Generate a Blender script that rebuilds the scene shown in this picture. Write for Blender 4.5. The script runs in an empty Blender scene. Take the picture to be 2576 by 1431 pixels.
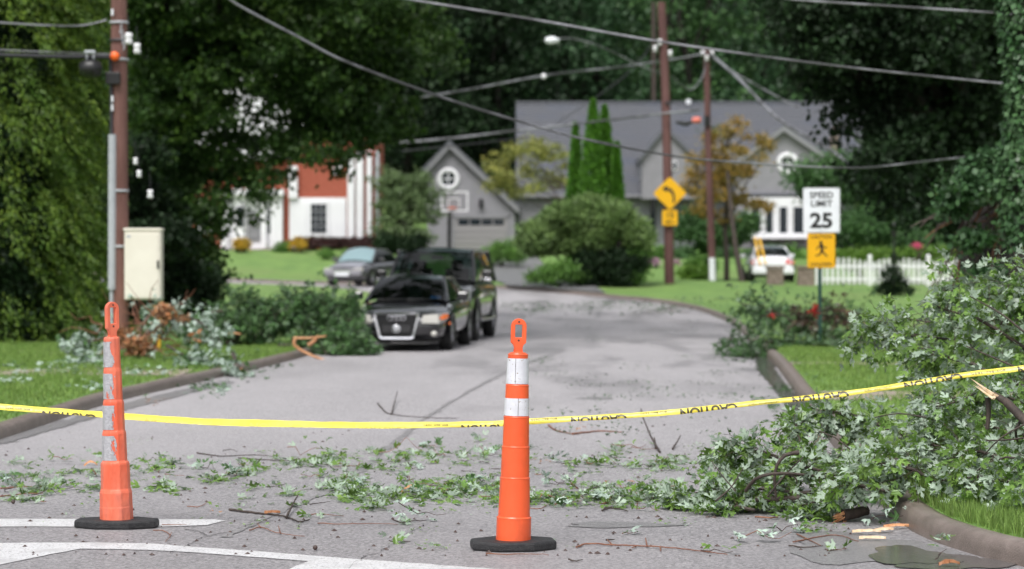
import bpy, bmesh, math, random
import numpy as np
from mathutils import Vector, Matrix, geometry

R = math.radians
rng = np.random.default_rng(7)
random.seed(7)
SC = bpy.context.scene
COL = SC.collection

# ------------------------------------------------------------------ camera
FPX, CH, HZ = 6082.0, 1.57, 660.0
PITCH = math.atan((715.5 - HZ) / FPX)
cam_d = bpy.data.cameras.new('camera')
cam_d.sensor_width = 36; cam_d.lens = 85.0
cam_d.clip_start = 0.1; cam_d.clip_end = 1200
cam_d.dof.use_dof = True; cam_d.dof.focus_distance = 14.1; cam_d.dof.aperture_fstop = 2.5
cam = bpy.data.objects.new('camera', cam_d); COL.objects.link(cam)
cam.location = (0, 0, CH); cam.rotation_euler = (R(90) - PITCH, 0, 0)
SC.camera = cam

# ------------------------------------------------------------------ light
world = bpy.data.worlds.new('World'); SC.world = world; world.use_nodes = True
wn = world.node_tree
bg = wn.nodes['Background']
sky = wn.nodes.new('ShaderNodeTexSky'); sky.sky_type = 'NISHITA'
SUN_EL, SUN_AZ = R(58), R(200)
sky.sun_disc = False; sky.sun_elevation = SUN_EL; sky.sun_rotation = SUN_AZ
sky.dust_density = 4.0; sky.air_density = 1.0; sky.ozone_density = 1.0
hs = wn.nodes.new('ShaderNodeHueSaturation'); hs.inputs['Saturation'].default_value = 0.22
wn.links.new(sky.outputs[0], hs.inputs['Color'])
wn.links.new(hs.outputs[0], bg.inputs['Color']); bg.inputs['Strength'].default_value = 0.115
sd = bpy.data.lights.new('sun', 'SUN'); sd.energy = 1.2; sd.angle = R(25); sd.color = (1, 0.975, 0.95)
sun = bpy.data.objects.new('sun', sd); COL.objects.link(sun)
sv = Vector((math.sin(SUN_AZ) * math.cos(SUN_EL), math.cos(SUN_AZ) * math.cos(SUN_EL), math.sin(SUN_EL)))
sun.rotation_euler = sv.to_track_quat('Z', 'Y').to_euler(); sun.location = sv * 40
SC.view_settings.view_transform = 'Standard'; SC.view_settings.look = 'None'
SC.view_settings.gamma = 1; SC.view_settings.use_curve_mapping = False
SC.view_settings.exposure = 0.82
SC.render.engine = 'CYCLES'

# ------------------------------------------------------------------ place helpers
GY = [-200, 56, 66, 72, 78, 85, 93, 105, 113, 124, 150, 195, 230, 300, 420]
GZ = [0, 0, .06, .19, .31, .46, .60, .70, 1.30, 2.15, 2.30, 5, 16, 62, 90]
def gz0(x, y):
    return np.interp(y, GY, GZ)
def gz(x, y):
    z = (gz0(x, y - 1.5) + gz0(x, y) + gz0(x, y + 1.5)) / 3
    return z + .28 * np.exp(-(((x - 4) / 6.) ** 2 + ((y - 91) / 5.) ** 2))
cP, sP = math.cos(PITCH), math.sin(PITCH)
def at(px, py, Y):
    """world point at depth Y for a place measured in the 2576 px wide view"""
    a = (px - 1288) / FPX; b = (715.5 - py) / FPX
    dy = cP + b * sP; dz = b * cP - sP
    return np.array([a / dy * Y, Y, CH + dz / dy * Y])
def gp(px, py):
    a = at(px, py, 1.0); d = a - np.array([0, 0, CH]); t = -CH / d[2]
    for _ in range(40):
        p = d * t; p[2] += CH
        t += (p[2] - gz(p[0], p[1])) / (-d[2]) * .5
    return np.array([d[0] * t, d[1] * t, CH + d[2] * t])

def tag(o, label=None, cat=None, group=None, kind=None):
    if label: o['label'] = label
    if cat: o['category'] = cat
    if group: o['group'] = group
    if kind: o['kind'] = kind
    return o
def wloc(o):
    v = np.zeros(3)
    while o is not None:
        v = v + np.array(o.location); o = o.parent
    return v
def thing(name, loc, label, cat, group=None, rz=0):
    o = bpy.data.objects.new(name, None); COL.objects.link(o)
    o.location = tuple(float(c) for c in loc); o.rotation_euler = (0, 0, rz); o.empty_display_size = .2
    return tag(o, label, cat, group)
def link(name, me, parent=None):
    o = bpy.data.objects.new(name, me); COL.objects.link(o)
    if parent is not None: o.parent = parent
    return o

class MB:
    """collects shapes and links them as one mesh object"""
    def __init__(s): s.v = []; s.f = []; s.sm = []
    def add(s, V, F, smooth=False):
        n = len(s.v); s.v.extend([tuple(float(c) for c in p) for p in V])
        for f in F: s.f.append(tuple(int(i) + n for i in f)); s.sm.append(smooth)
        return s
    def box(s, lo, hi, bev=0.0):
        x0, y0, z0 = lo; x1, y1, z1 = hi
        if bev <= 0:
            V = [(x0, y0, z0), (x1, y0, z0), (x1, y1, z0), (x0, y1, z0), (x0, y0, z1), (x1, y0, z1), (x1, y1, z1), (x0, y1, z1)]
            return s.add(V, [(0, 3, 2, 1), (4, 5, 6, 7), (0, 1, 5, 4), (1, 2, 6, 5), (2, 3, 7, 6), (3, 0, 4, 7)])
        bm = bmesh.new(); bmesh.ops.create_cube(bm, size=1)
        for v in bm.verts:
            v.co = Vector(((x0 + x1) / 2 + v.co.x * (x1 - x0), (y0 + y1) / 2 + v.co.y * (y1 - y0), (z0 + z1) / 2 + v.co.z * (z1 - z0)))
        bmesh.ops.bevel(bm, geom=bm.edges[:], offset=bev, segments=2, affect='EDGES', profile=.5)
        bm.verts.index_update(); s.add([v.co for v in bm.verts], [[v.index for v in f.verts] for f in bm.faces]); bm.free(); return s
    def tube(s, P, rad, n=6, caps=True):
        P = np.asarray(P, float); m = len(P)
        rad = np.broadcast_to(np.asarray(rad, float), (m,))
        T = np.gradient(P, axis=0); T /= (np.linalg.norm(T, axis=1)[:, None] + 1e-9)
        u = np.cross(T[0], [0.03, 0.1, 1.0]);
        if np.linalg.norm(u) < .1: u = np.cross(T[0], [1, 0, 0])
        V = []; a = np.arange(n) / n * 2 * math.pi
        for i in range(m):
            u = u - T[i] * np.dot(u, T[i]); u /= np.linalg.norm(u) + 1e-9
            w = np.cross(T[i], u)
            V.append(P[i] + rad[i] * (np.cos(a)[:, None] * u + np.sin(a)[:, None] * w))
        V = np.concatenate(V); F = []
        for i in range(m - 1):
            for k in range(n):
                F.append((i * n + k, i * n + (k + 1) % n, (i + 1) * n + (k + 1) % n, (i + 1) * n + k))
        s.add(V, F, True)
        if caps: s.add(V[:n], [tuple(range(n))[::-1]]); s.add(V[-n:], [tuple(range(n))])
        return s
    def lathe(s, prof, c=(0, 0, 0), n=24, sx=1, sy=1, smooth=True, axis='z', a0=0.0, a1=2 * math.pi):
        full = abs(a1 - a0 - 2 * math.pi) < 1e-6; k = n if full else n + 1
        A = a0 + (a1 - a0) * np.arange(k) / n; V = []; F = []
        for r, z in prof:
            for t in A:
                p = (r * math.cos(t) * sx, r * math.sin(t) * sy, z)
                if axis == 'x': p = (p[2], p[0], p[1])
                if axis == 'y': p = (p[0], p[2], p[1])
                V.append((c[0] + p[0], c[1] + p[1], c[2] + p[2]))
        for i in range(len(prof) - 1):
            for j in range(n if full else n):
                j2 = (j + 1) % k
                F.append((i * k + j, i * k + j2, (i + 1) * k + j2, (i + 1) * k + j))
        return s.add(V, F, smooth)
    def prism(s, pts, y0, y1):
        """outline in x,z pushed through from y0 to y1"""
        n = len(pts); V = [(p[0], y0, p[1]) for p in pts] + [(p[0], y1, p[1]) for p in pts]
        F = [tuple(range(n)), tuple(range(2 * n - 1, n - 1, -1))] + [(i, i + n, (i + 1) % n + n, (i + 1) % n) for i in range(n)]
        return s.add(V, F)
    def build(s, name, mat, parent=None, local=False, origin=None):
        V = np.array(s.v, float)
        if parent is not None and not local: V = V - wloc(parent)
        if origin is not None: V = V - np.array(origin)
        me = bpy.data.meshes.new(name); me.from_pydata(V.tolist(), [], s.f); me.materials.append(mat)
        me.polygons.foreach_set('use_smooth', s.sm); me.update()
        o = link(name, me, parent)
        if origin is not None: o.location = tuple(float(c) for c in origin)
        return o

def np_mesh(name, V, T, mat, parent=None, smooth=False, origin=None):
    V = np.asarray(V, float)
    if parent is not None: V = V - wloc(parent)
    if origin is not None: V = V - np.array(origin)
    T = np.asarray(T, np.int32); k = T.shape[1]
    me = bpy.data.meshes.new(name)
    me.vertices.add(len(V)); me.vertices.foreach_set('co', V.astype(np.float32).ravel())
    me.loops.add(T.size); me.loops.foreach_set('vertex_index', T.ravel())
    me.polygons.add(len(T)); me.polygons.foreach_set('loop_start', np.arange(len(T), dtype=np.int32) * k)
    me.polygons.foreach_set('loop_total', np.full(len(T), k, np.int32))
    if smooth: me.polygons.foreach_set('use_smooth', np.ones(len(T), bool))
    me.materials.append(mat); me.update(calc_edges=True)
    o = link(name, me, parent)
    if origin is not None: o.location = tuple(float(c) for c in origin)
    return o

# ------------------------------------------------------------------ materials
def N(nt, t, **kw):
    n = nt.nodes.new(t)
    for k, v in kw.items():
        if k in n.inputs: n.inputs[k].default_value = v
        else: setattr(n, k, v)
    return n
def mat(name, c1, c2=None, scale=5., rough=.6, bump=0., bscale=None, metal=0., spec=.5, detail=4., stretch=None, lo=.35, hi=.65, coat=0., c3=None, s3=1.):
    m = bpy.data.materials.new(name); m.use_nodes = True; nt = m.node_tree; b = nt.nodes['Principled BSDF']
    b.inputs['Roughness'].default_value = rough; b.inputs['Metallic'].default_value = metal
    b.inputs['Specular IOR Level'].default_value = spec; b.inputs['Coat Weight'].default_value = coat
    tc = N(nt, 'ShaderNodeTexCoord'); mp = N(nt, 'ShaderNodeMapping'); nt.links.new(tc.outputs['Object'], mp.inputs[0])
    if stretch: mp.inputs['Scale'].default_value = stretch
    b.inputs['Base Color'].default_value = (*c1, 1)
    if c2:
        no = N(nt, 'ShaderNodeTexNoise', Scale=scale, Detail=detail, Roughness=.6); nt.links.new(mp.outputs[0], no.inputs['Vector'])
        mr = N(nt, 'ShaderNodeMapRange'); mr.inputs[1].default_value = lo; mr.inputs[2].default_value = hi
        nt.links.new(no.outputs[0], mr.inputs[0])
        mx = N(nt, 'ShaderNodeMix', data_type='RGBA'); mx.inputs[6].default_value = (*c1, 1); mx.inputs[7].default_value = (*c2, 1)
        nt.links.new(mr.outputs[0], mx.inputs[0]); out = mx.outputs[2]
        if c3:
            n3 = N(nt, 'ShaderNodeTexNoise', Scale=s3, Detail=3.); nt.links.new(mp.outputs[0], n3.inputs['Vector'])
            m3 = N(nt, 'ShaderNodeMapRange'); m3.inputs[1].default_value = .5; m3.inputs[2].default_value = .7; nt.links.new(n3.outputs[0], m3.inputs[0])
            x3 = N(nt, 'ShaderNodeMix', data_type='RGBA'); x3.inputs[7].default_value = (*c3, 1)
            nt.links.new(m3.outputs[0], x3.inputs[0]); nt.links.new(out, x3.inputs[6]); out = x3.outputs[2]
        nt.links.new(out, b.inputs['Base Color'])
    if bump:
        nb = N(nt, 'ShaderNodeTexNoise', Scale=bscale or scale, Detail=5.); nt.links.new(mp.outputs[0], nb.inputs['Vector'])
        bp = N(nt, 'ShaderNodeBump', Strength=bump, Distance=.02); nt.links.new(nb.outputs[0], bp.inputs['Height']); nt.links.new(bp.outputs[0], b.inputs['Normal'])
    return m
def leaf_mat(name, top, back, var=None, scale=.6, trans=.25, rough=.5, spec=.35):
    m = bpy.data.materials.new(name); m.use_nodes = True; nt = m.node_tree; b = nt.nodes['Principled BSDF']
    b.inputs['Roughness'].default_value = rough; b.inputs['Specular IOR Level'].default_value = spec
    tc = N(nt, 'ShaderNodeNewGeometry')
    no = N(nt, 'ShaderNodeTexNoise', Scale=scale, Detail=6., Roughness=.7); nt.links.new(tc.outputs['Position'], no.inputs['Vector'])
    mr = N(nt, 'ShaderNodeMapRange'); mr.inputs[1].default_value = .36; mr.inputs[2].default_value = .66; nt.links.new(no.outputs[0], mr.inputs[0])
    mx = N(nt, 'ShaderNodeMix', data_type='RGBA'); mx.inputs[6].default_value = (*top, 1); mx.inputs[7].default_value = (*(var or [c * 1.7 for c in top]), 1)
    nt.links.new(mr.outputs[0], mx.inputs[0])
    bk = N(nt, 'ShaderNodeMix', data_type='RGBA'); bk.inputs[7].default_value = (*back, 1)
    nt.links.new(tc.outputs['Backfacing'], bk.inputs[0]); nt.links.new(mx.outputs[2], bk.inputs[6])
    # each leaf keeps its own slight shade
    ri = N(nt, 'ShaderNodeMapRange'); ri.inputs[3].default_value = .65; ri.inputs[4].default_value = 1.35
    nt.links.new(tc.outputs['Random Per Island'], ri.inputs[0])
    vm = N(nt, 'ShaderNodeVectorMath', operation='SCALE'); nt.links.new(bk.outputs[2], vm.inputs[0]); nt.links.new(ri.outputs[0], vm.inputs['Scale'])
    nt.links.new(vm.outputs[0], b.inputs['Base Color'])
    tr = N(nt, 'ShaderNodeBsdfTranslucent'); nt.links.new(vm.outputs[0], tr.inputs[0])
    ms = N(nt, 'ShaderNodeMixShader'); ms.inputs[0].default_value = trans
    out = nt.nodes['Material Output']; nt.links.new(b.outputs[0], ms.inputs[1]); nt.links.new(tr.outputs[0], ms.inputs[2]); nt.links.new(ms.outputs[0], out.inputs[0])
    return m

M = {}
def asphalt():
    m = bpy.data.materials.new('asphalt'); m.use_nodes = True; nt = m.node_tree; b = nt.nodes['Principled BSDF']
    g = N(nt, 'ShaderNodeNewGeometry'); L = nt.links.new
    def noise(sc, det=4., st=None, rough=.6):
        n = N(nt, 'ShaderNodeTexNoise', Scale=sc, Detail=det, Roughness=rough)
        if st:
            mp = N(nt, 'ShaderNodeMapping'); mp.inputs['Scale'].default_value = st; L(g.outputs['Position'], mp.inputs[0]); L(mp.outputs[0], n.inputs['Vector'])
        else: L(g.outputs['Position'], n.inputs['Vector'])
        return n
    def rangeof(src, a, c, d=0., e=1.):
        r = N(nt, 'ShaderNodeMapRange'); r.inputs[1].default_value = a; r.inputs[2].default_value = c; r.inputs[3].default_value = d; r.inputs[4].default_value = e
        L(src, r.inputs[0]); return r.outputs[0]
    def mix(f, a, c, blend='MIX'):
        x = N(nt, 'ShaderNodeMix', data_type='RGBA', blend_type=blend)
        if hasattr(f, 'links'): L(f, x.inputs[0])
        else: x.inputs[0].default_value = f
        for s_, i in ((a, 6), (c, 7)):
            if hasattr(s_, 'links'): L(s_, x.inputs[i])
            else: x.inputs[i].default_value = (*s_, 1)
        return x.outputs[2]
    vo = N(nt, 'ShaderNodeTexVoronoi', Scale=62.); L(g.outputs['Position'], vo.inputs['Vector'])
    spec = rangeof(vo.outputs['Color'], .1, .9)
    base = mix(spec, (.085, .08, .085), (.46, .44, .455))
    fine = rangeof(noise(230, 2).outputs[0], .35, .65)
    base = mix(fine, base, (.52, .5, .51), 'MULTIPLY') if False else mix(.35, base, mix(fine, (.13, .125, .13), (.43, .42, .425)))
    pits = rangeof(noise(42, 3).outputs[0], .55, .63, 0, .8)
    base = mix(pits, base, (.075, .07, .07))
    big = rangeof(noise(.35, 5, (1., .35, 1.)).outputs[0], .38, .62, 0, .45)
    base = mix(big, base, (.34, .325, .335))
    # damp streaks running along the lane, stronger past the cones' near side
    wet = rangeof(noise(.6, 7, (1.2, .30, 1), .66).outputs[0], .47, .62)
    sx = N(nt, 'ShaderNodeSeparateXYZ'); L(g.outputs['Position'], sx.inputs[0])
    far = rangeof(sx.outputs['Y'], 24, 38, .22, .85)
    nearside = rangeof(sx.outputs['X'], -2.2, 1.0, .25, 1.)
    w1 = N(nt, 'ShaderNodeMath', operation='MULTIPLY'); L(wet, w1.inputs[0]); L(far, w1.inputs[1])
    w2 = N(nt, 'ShaderNodeMath', operation='MULTIPLY'); L(w1.outputs[0], w2.inputs[0]); L(nearside, w2.inputs[1])
    base = mix(w2.outputs[0], base, (.12, .114, .118))
    # colour scaled darker near the junction, lighter farther up the road
    nearg = rangeof(sx.outputs['Y'], 14.5, 24, .90, 1.24)
    vm = N(nt, 'ShaderNodeVectorMath', operation='SCALE'); L(base, vm.inputs[0]); L(nearg, vm.inputs['Scale'])
    L(vm.outputs[0], b.inputs['Base Color'])
    L(rangeof(w2.outputs[0], 0, 1, .62, .30), b.inputs['Roughness'])
    b.inputs['Specular IOR Level'].default_value = .45
    bp = N(nt, 'ShaderNodeBump', Strength=.8, Distance=.006); L(vo.outputs['Distance'], bp.inputs['Height'])
    bp2 = N(nt, 'ShaderNodeBump', Strength=.5, Distance=.01); L(noise(30, 4).outputs[0], bp2.inputs['Height']); L(bp.outputs[0], bp2.inputs['Normal'])
    L(bp2.outputs[0], b.inputs['Normal'])
    return m
M['asphalt'] = asphalt()
M['tar'] = mat('tar', (.15, .145, .148), (.31, .30, .305), 30, .5, .6, 90)
M['crack'] = mat('crack_dark_tar', (.05, .047, .048), (.12, .115, .115), 30, .8)  # dark tar tone for the thin crack strips
M['drive'] = mat('drive', (.13, .13, .135), (.2, .2, .205), 3, .45, .3, 30)
M['white_line'] = mat('white_line', (.62, .62, .63), (.26, .25, .255), 60, .55, .5, 120, lo=.54, hi=.64, c3=(.48, .475, .48), s3=5.)
M['kerb'] = mat('kerb', (.145, .115, .10), (.22, .178, .158), 7, .36, .3, 110, c3=(.15, .12, .105), s3=1.2)
M['sidewalk'] = mat('sidewalk', (.30, .24, .21), (.40, .33, .29), 6, .6, .3, 40)
M['soil'] = mat('soil', (.05, .035, .025), (.10, .07, .05), 8, .9, .5, 20)
M['lawn'] = mat('lawn', (.085, .175, .035), (.16, .27, .06), 1.1, .8, .7, 26, detail=9., c3=(.15, .22, .06), s3=.25)
M['grass'] = leaf_mat('grass_blade', (.17, .28, .06), (.18, .29, .07), (.26, .36, .10), 1.5, .35, .5)
M['hill'] = mat('hill_forest', (.006, .012, .006), (.012, .022, .01), .4, .9)
M['maple'] = leaf_mat('maple_leaf', (.085, .18, .030), (.34, .43, .33), (.19, .31, .06), 5., .32, .34, .5)
M['maple_pale'] = leaf_mat('maple_leaf_underside_out', (.32, .42, .35), (.06, .14, .035), (.44, .53, .46), 6., .18, .42, .5)
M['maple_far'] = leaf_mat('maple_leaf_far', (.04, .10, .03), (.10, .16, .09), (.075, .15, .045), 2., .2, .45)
M['maple_red'] = leaf_mat('maple_leaf_red', (.06, .045, .03), (.12, .12, .09), (.10, .05, .03), 3., .2)
M['dead_leaf'] = leaf_mat('dead_leaf', (.30, .12, .05), (.34, .2, .12), (.36, .18, .08), 8., .2)
M['twig'] = mat('twig_bark', (.045, .028, .025), (.09, .055, .045), 30, .5, .4, 60)
M['twig_red'] = mat('red_twig_bark', (.16, .055, .03), (.25, .11, .06), 20, .5)
M['bark'] = mat('bark', (.03, .022, .018), (.07, .05, .04), 14, .7, .8, 24, stretch=(1, 1, .3))
M['bark_dark'] = mat('bark_dark', (.012, .010, .009), (.03, .022, .018), 10, .8, .8, 20, stretch=(1, 1, .3))
M['splint'] = mat('splintered_wood', (.62, .42, .24), (.78, .62, .44), 25, .6, .6, 40, stretch=(1, 1, .2))
M['splint_or'] = mat('torn_orange_wood', (.46, .20, .08), (.62, .34, .18), 14, .6, .5, 30)
M['orange'] = mat('orange_plastic', (.80, .105, .028), (.88, .13, .04), 4, .32, .12, 30, spec=.5, c3=(.66, .10, .035), s3=9., stretch=(1, 1, .5))
M['rubber'] = mat('black_rubber', (.012, .012, .014), (.03, .03, .032), 40, .55, .5, 160)
M['white_paint'] = mat('white_paint', (.80, .80, .82), (.72, .72, .74), 2, .5)
M['pole'] = mat('creosote_wood', (.115, .050, .040), (.20, .10, .085), 4, .75, .7, 30, stretch=(1, 1, .12), c3=(.22, .075, .035), s3=.5)
M['pole_far'] = mat('far_pole_wood', (.085, .036, .034), (.14, .065, .06), 3, .8, .4, 20, stretch=(1, 1, .15))
M['conduit'] = mat('grey_conduit', (.34, .36, .39), (.42, .44, .47), 3, .45)
M['cream'] = mat('cream_metal', (.76, .72, .63), (.70, .66, .57), 2, .5)
M['black'] = mat('black_plastic', (.008, .008, .009), None, rough=.4)
M['cable_blk'] = mat('black_cable', (.03, .03, .035), None, rough=.45)
M['cable'] = mat('aluminium_cable', (.30, .30, .33), (.08, .08, .085), .9, .4, metal=.3, lo=.42, hi=.55)
M['porcelain'] = mat('porcelain', (.70, .70, .72), None, rough=.25)
M['tag_or'] = mat('orange_marker', (.85, .14, .02), None, rough=.4)
M['yellow'] = mat('yellow_sign', (.80, .42, .003), (.74, .38, .003), 3, .4)
M['yellow_tube'] = mat('yellow_tube', (.70, .40, .03), None, rough=.5)
M['sign_white'] = mat('white_sign', (.78, .80, .84), (.70, .72, .76), 3, .4)
M['sign_black'] = mat('black_print', (.012, .012, .012), None, rough=.5)
M['post_green'] = mat('green_steel_post', (.012, .05, .04), (.03, .08, .065), 20, .5, metal=.3)
M['tape'] = mat('yellow_tape', (.80, .66, .06), (.86, .75, .12), 3, .28, .25, 30, spec=.6)
M['tape_print'] = mat('tape_print', (.06, .05, .02), None, rough=.3)
M['tape_faint'] = mat('tape_print_pale_from_glare', (.66, .58, .10), None, rough=.3)  # glare over the left lettering is put into this pale print colour
M['siding'] = mat('taupe_siding', (.225, .222, .24), (.255, .25, .272), 2, .7)
M['siding2'] = mat('grey_siding', (.175, .18, .20), (.205, .21, .235), 2, .7)
M['roof'] = mat('grey_shingles', (.10, .105, .122), (.145, .15, .168), 14, .8, .6, 30, stretch=(1, 1, 3.), c3=(.11, .12, .15), s3=.5)
M['trim'] = mat('taupe_trim', (.23, .23, .245), None, rough=.6)
M['door'] = mat('garage_door_paint', (.26, .25, .255), None, rough=.6)
M['brick'] = mat('red_brick_wall', (.30, .07, .04), (.38, .10, .06), 6, .8, .5, 25)
M['white'] = mat('white_trim', (.80, .80, .83), (.74, .74, .77), 1, .5)
M['stone'] = mat('brown_stone', (.17, .13, .105), (.27, .215, .18), 5, .8, .6, 12)
M['glass_dark'] = mat('window_glass', (.015, .022, .03), None, rough=.06, spec=.8)
def see_through(name, tint, ior=1.6):
    m = bpy.data.materials.new(name); m.use_nodes = True; nt = m.node_tree; out = nt.nodes['Material Output']; nt.nodes.remove(nt.nodes['Principled BSDF'])
    t = N(nt, 'ShaderNodeBsdfTransparent'); t.inputs[0].default_value = (*tint, 1); g = N(nt, 'ShaderNodeBsdfGlossy'); g.inputs['Roughness'].default_value = .03; f = N(nt, 'ShaderNodeFresnel'); f.inputs[0].default_value = ior
    x = N(nt, 'ShaderNodeMixShader'); nt.links.new(f.outputs[0], x.inputs[0]); nt.links.new(t.outputs[0], x.inputs[1]); nt.links.new(g.outputs[0], x.inputs[2]); nt.links.new(x.outputs[0], out.inputs[0]); return m
M['glass_car'] = see_through('car_glass', (.24, .31, .30))
M['glass_pale'] = mat('car_glass_pale', (.20, .30, .32), None, rough=.05, spec=1.0)
M['paint_black'] = mat('black_car_paint', (.006, .006, .008), None, rough=.18, spec=.6, coat=1.0)
M['paint_silver'] = mat('silver_car_paint', (.30, .29, .33), None, rough=.28, metal=.35, coat=1.0)
M['paint_dark'] = mat('dark_grey_car_paint', (.05, .05, .055), None, rough=.22, coat=1.0)
M['paint_white'] = mat('white_car_paint', (.78, .78, .82), None, rough=.2, coat=1.0)
M['chrome'] = mat('chrome', (.72, .72, .76), None, rough=.16, metal=.9)
M['tyre'] = mat('tyre_rubber', (.012, .012, .012), None, rough=.8)
M['rim'] = mat('alloy_rim', (.36, .36, .38), None, rough=.3, metal=.8)
M['lamp'] = mat('headlamp_glass', (.46, .45, .41), None, rough=.1, coat=1.0)
M['amber'] = mat('amber_lens', (.80, .17, .03), None, rough=.2)
M['red'] = mat('red_lens', (.75, .04, .02), None, rough=.2)
M['cabin'] = mat('cabin_fabric', (.02, .02, .02), None, rough=.9)
M['blue'] = mat('blue_sticker', (.05, .20, .55), None, rough=.5)
M['pink'] = leaf_mat('pink_petals', (.75, .08, .20), (.7, .1, .25), (.8, .15, .3), 3.)
M['pinkpale'] = leaf_mat('mauve_petals', (.45, .20, .36), (.45, .2, .36), (.5, .3, .45), 3.)
M['red_leaf'] = leaf_mat('bright_red_leaf', (.35, .012, .015), (.3, .02, .02), (.45, .03, .02), 3.)
M['mum'] = leaf_mat('yellow_mum', (.55, .33, .02), (.5, .3, .03), (.40, .33, .05), 3.)
M['pinkish_tag'] = mat('faded_red_marker', (.75, .20, .15), None, rough=.5)
# foliage
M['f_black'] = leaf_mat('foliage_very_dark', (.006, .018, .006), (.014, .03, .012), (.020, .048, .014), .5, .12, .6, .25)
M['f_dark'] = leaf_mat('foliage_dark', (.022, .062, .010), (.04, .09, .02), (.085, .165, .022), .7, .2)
M['f_mid'] = leaf_mat('foliage_mid', (.04, .105, .03), (.06, .13, .045), (.085, .18, .05), .4, .2)
M['f_back'] = leaf_mat('foliage_back', (.022, .06, .024), (.035, .08, .034), (.06, .13, .05), .16, .2)
M['f_lime'] = leaf_mat('foliage_feathery', (.045, .105, .012), (.08, .15, .02), (.20, .29, .035), 1.0, .3)
M['f_arb'] = leaf_mat('foliage_arborvitae', (.075, .21, .015), (.08, .2, .03), (.12, .29, .03), 1.2, .2)
M['f_yew'] = leaf_mat('foliage_yew', (.115, .20, .055), (.12, .19, .065), (.22, .32, .10), 1.2, .2)
M['f_orn'] = leaf_mat('foliage_ornamental', (.08, .135, .05), (.11, .16, .07), (.14, .20, .08), .8, .2)
M['f_rust'] = leaf_mat('foliage_rust', (.26, .20, .045), (.27, .21, .06), (.42, .23, .04), .8, .25)
M['f_yellow'] = leaf_mat('foliage_yellowgreen', (.24, .27, .06), (.25, .28, .08), (.36, .34, .08), 1., .25)
M['f_bush'] = leaf_mat('foliage_bush', (.08, .19, .03), (.1, .2, .05), (.15, .30, .05), 1., .2)
M['f_ivy'] = leaf_mat('foliage_ivy', (.03, .085, .028), (.05, .11, .045), (.07, .14, .05), 3., .15, .35)
M['f_hedge'] = leaf_mat('foliage_hedge', (.10, .20, .025), (.1, .2, .03), (.15, .26, .04), 1.)
M['f_barberry'] = leaf_mat('foliage_barberry', (.06, .025, .025), (.06, .03, .03), (.09, .04, .035), 1.)

# ------------------------------------------------------------------ ground
KR = [(110, 6.5), (30, 8.3), (9, 9.8), (4.6, 10.7), (3.25, 11.5), (2.66, 12.4), (2.42, 13.3), (2.34, 14.1), (2.38, 15.5), (2.62, 19), (3.2, 26.5), (3.95, 36), (4.35, 42), (5.0, 52), (5.55, 62), (5.5, 70),
      (4.6, 77), (2.86, 82), (.6, 86.5), (-2, 90), (-6, 98), (-12, 105.5), (-22, 110), (-60, 114), (-110, 116)]
KL = [(-110, 10), (-60, 12), (-14, 14.4), (-7.2, 15.8), (-5.2, 17.6), (-4.6, 20), (-4.48, 27), (-3.98, 33), (-3.52, 39), (-3.2, 46), (-2.7, 56), (-2.7, 66), (-3.4, 76), (-5.5, 86), (-9, 94), (-14, 98.5), (-24, 102), (-60, 106), (-110, 108)]
def smooth_line(P, step=.6):
    P = np.array(P, float); out = []
    for i in range(len(P) - 1):
        p0 = P[max(i - 1, 0)]; p1 = P[i]; p2 = P[i + 1]; p3 = P[min(i + 2, len(P) - 1)]
        L = np.linalg.norm(p2 - p1); n = max(2, int(L / (step if L < 20 else 6)))
        d = L; m1 = (p2 - p0) / (np.linalg.norm(p2 - p1) + np.linalg.norm(p1 - p0) + 1e-9) * d; m2 = (p3 - p1) / (np.linalg.norm(p3 - p2) + np.linalg.norm(p2 - p1) + 1e-9) * d
        for k in range(n):
            t = k / n; out.append((2 * t**3 - 3 * t**2 + 1) * p1 + (t**3 - 2 * t**2 + t) * m1 + (-2 * t**3 + 3 * t**2) * p2 + (t**3 - t**2) * m2)
    out.append(P[-1]); return np.array(out)
KR = smooth_line(KR); KL = smooth_line(KL)
def normals(P, side):
    T = np.gradient(P, axis=0); T /= np.linalg.norm(T, axis=1)[:, None] + 1e-9
    return np.stack([T[:, 1], -T[:, 0]], 1) * side
NR = normals(KR, 1); NL = normals(KL, -1)
def lattice(name, A, B, fz, mat, steps, power=2.2):
    s = (np.linspace(0, 1, steps) ** power)
    P = A[:, None, :] + (B - A)[:, None, :] * s[None, :, None]
    Z = fz(P[..., 0], P[..., 1]); V = np.concatenate([P, Z[..., None]], 2).reshape(-1, 3)
    n, m = P.shape[:2]; i, j = np.meshgrid(np.arange(n - 1), np.arange(m - 1), indexing='ij'); a = (i * m + j).ravel()
    return V, np.stack([a, a + m, a + m + 1, a + 1], 1)
def sheet(name, V, F, mat, kind='structure'):
    # keep normals up
    p = V[F[len(F) // 2]]; nrm = np.cross(p[1] - p[0], p[2] - p[0])
    if nrm[2] < 0: F = F[:, ::-1]
    o = np_mesh(name, V, F, mat, smooth=True); o['kind'] = kind; return o
# road: one wide sheet of asphalt
xs = np.unique(np.concatenate([np.linspace(-120, -12, 30), np.linspace(-12, 12, 49), np.linspace(12, 120, 30)])); ys = np.unique(np.concatenate([np.linspace(-60, 10, 15), np.linspace(10, 126, 140)]))
X, Yg = np.meshgrid(xs, ys, indexing='ij'); V = np.stack([X.ravel(), Yg.ravel(), gz(X, Yg).ravel()], 1); m_ = len(ys)
i, j = np.meshgrid(np.arange(len(xs) - 1), np.arange(m_ - 1), indexing='ij'); a = (i * m_ + j).ravel()
sheet('road', V, np.stack([a, a + m_, a + m_ + 1, a + 1], 1), M['asphalt'])
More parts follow.
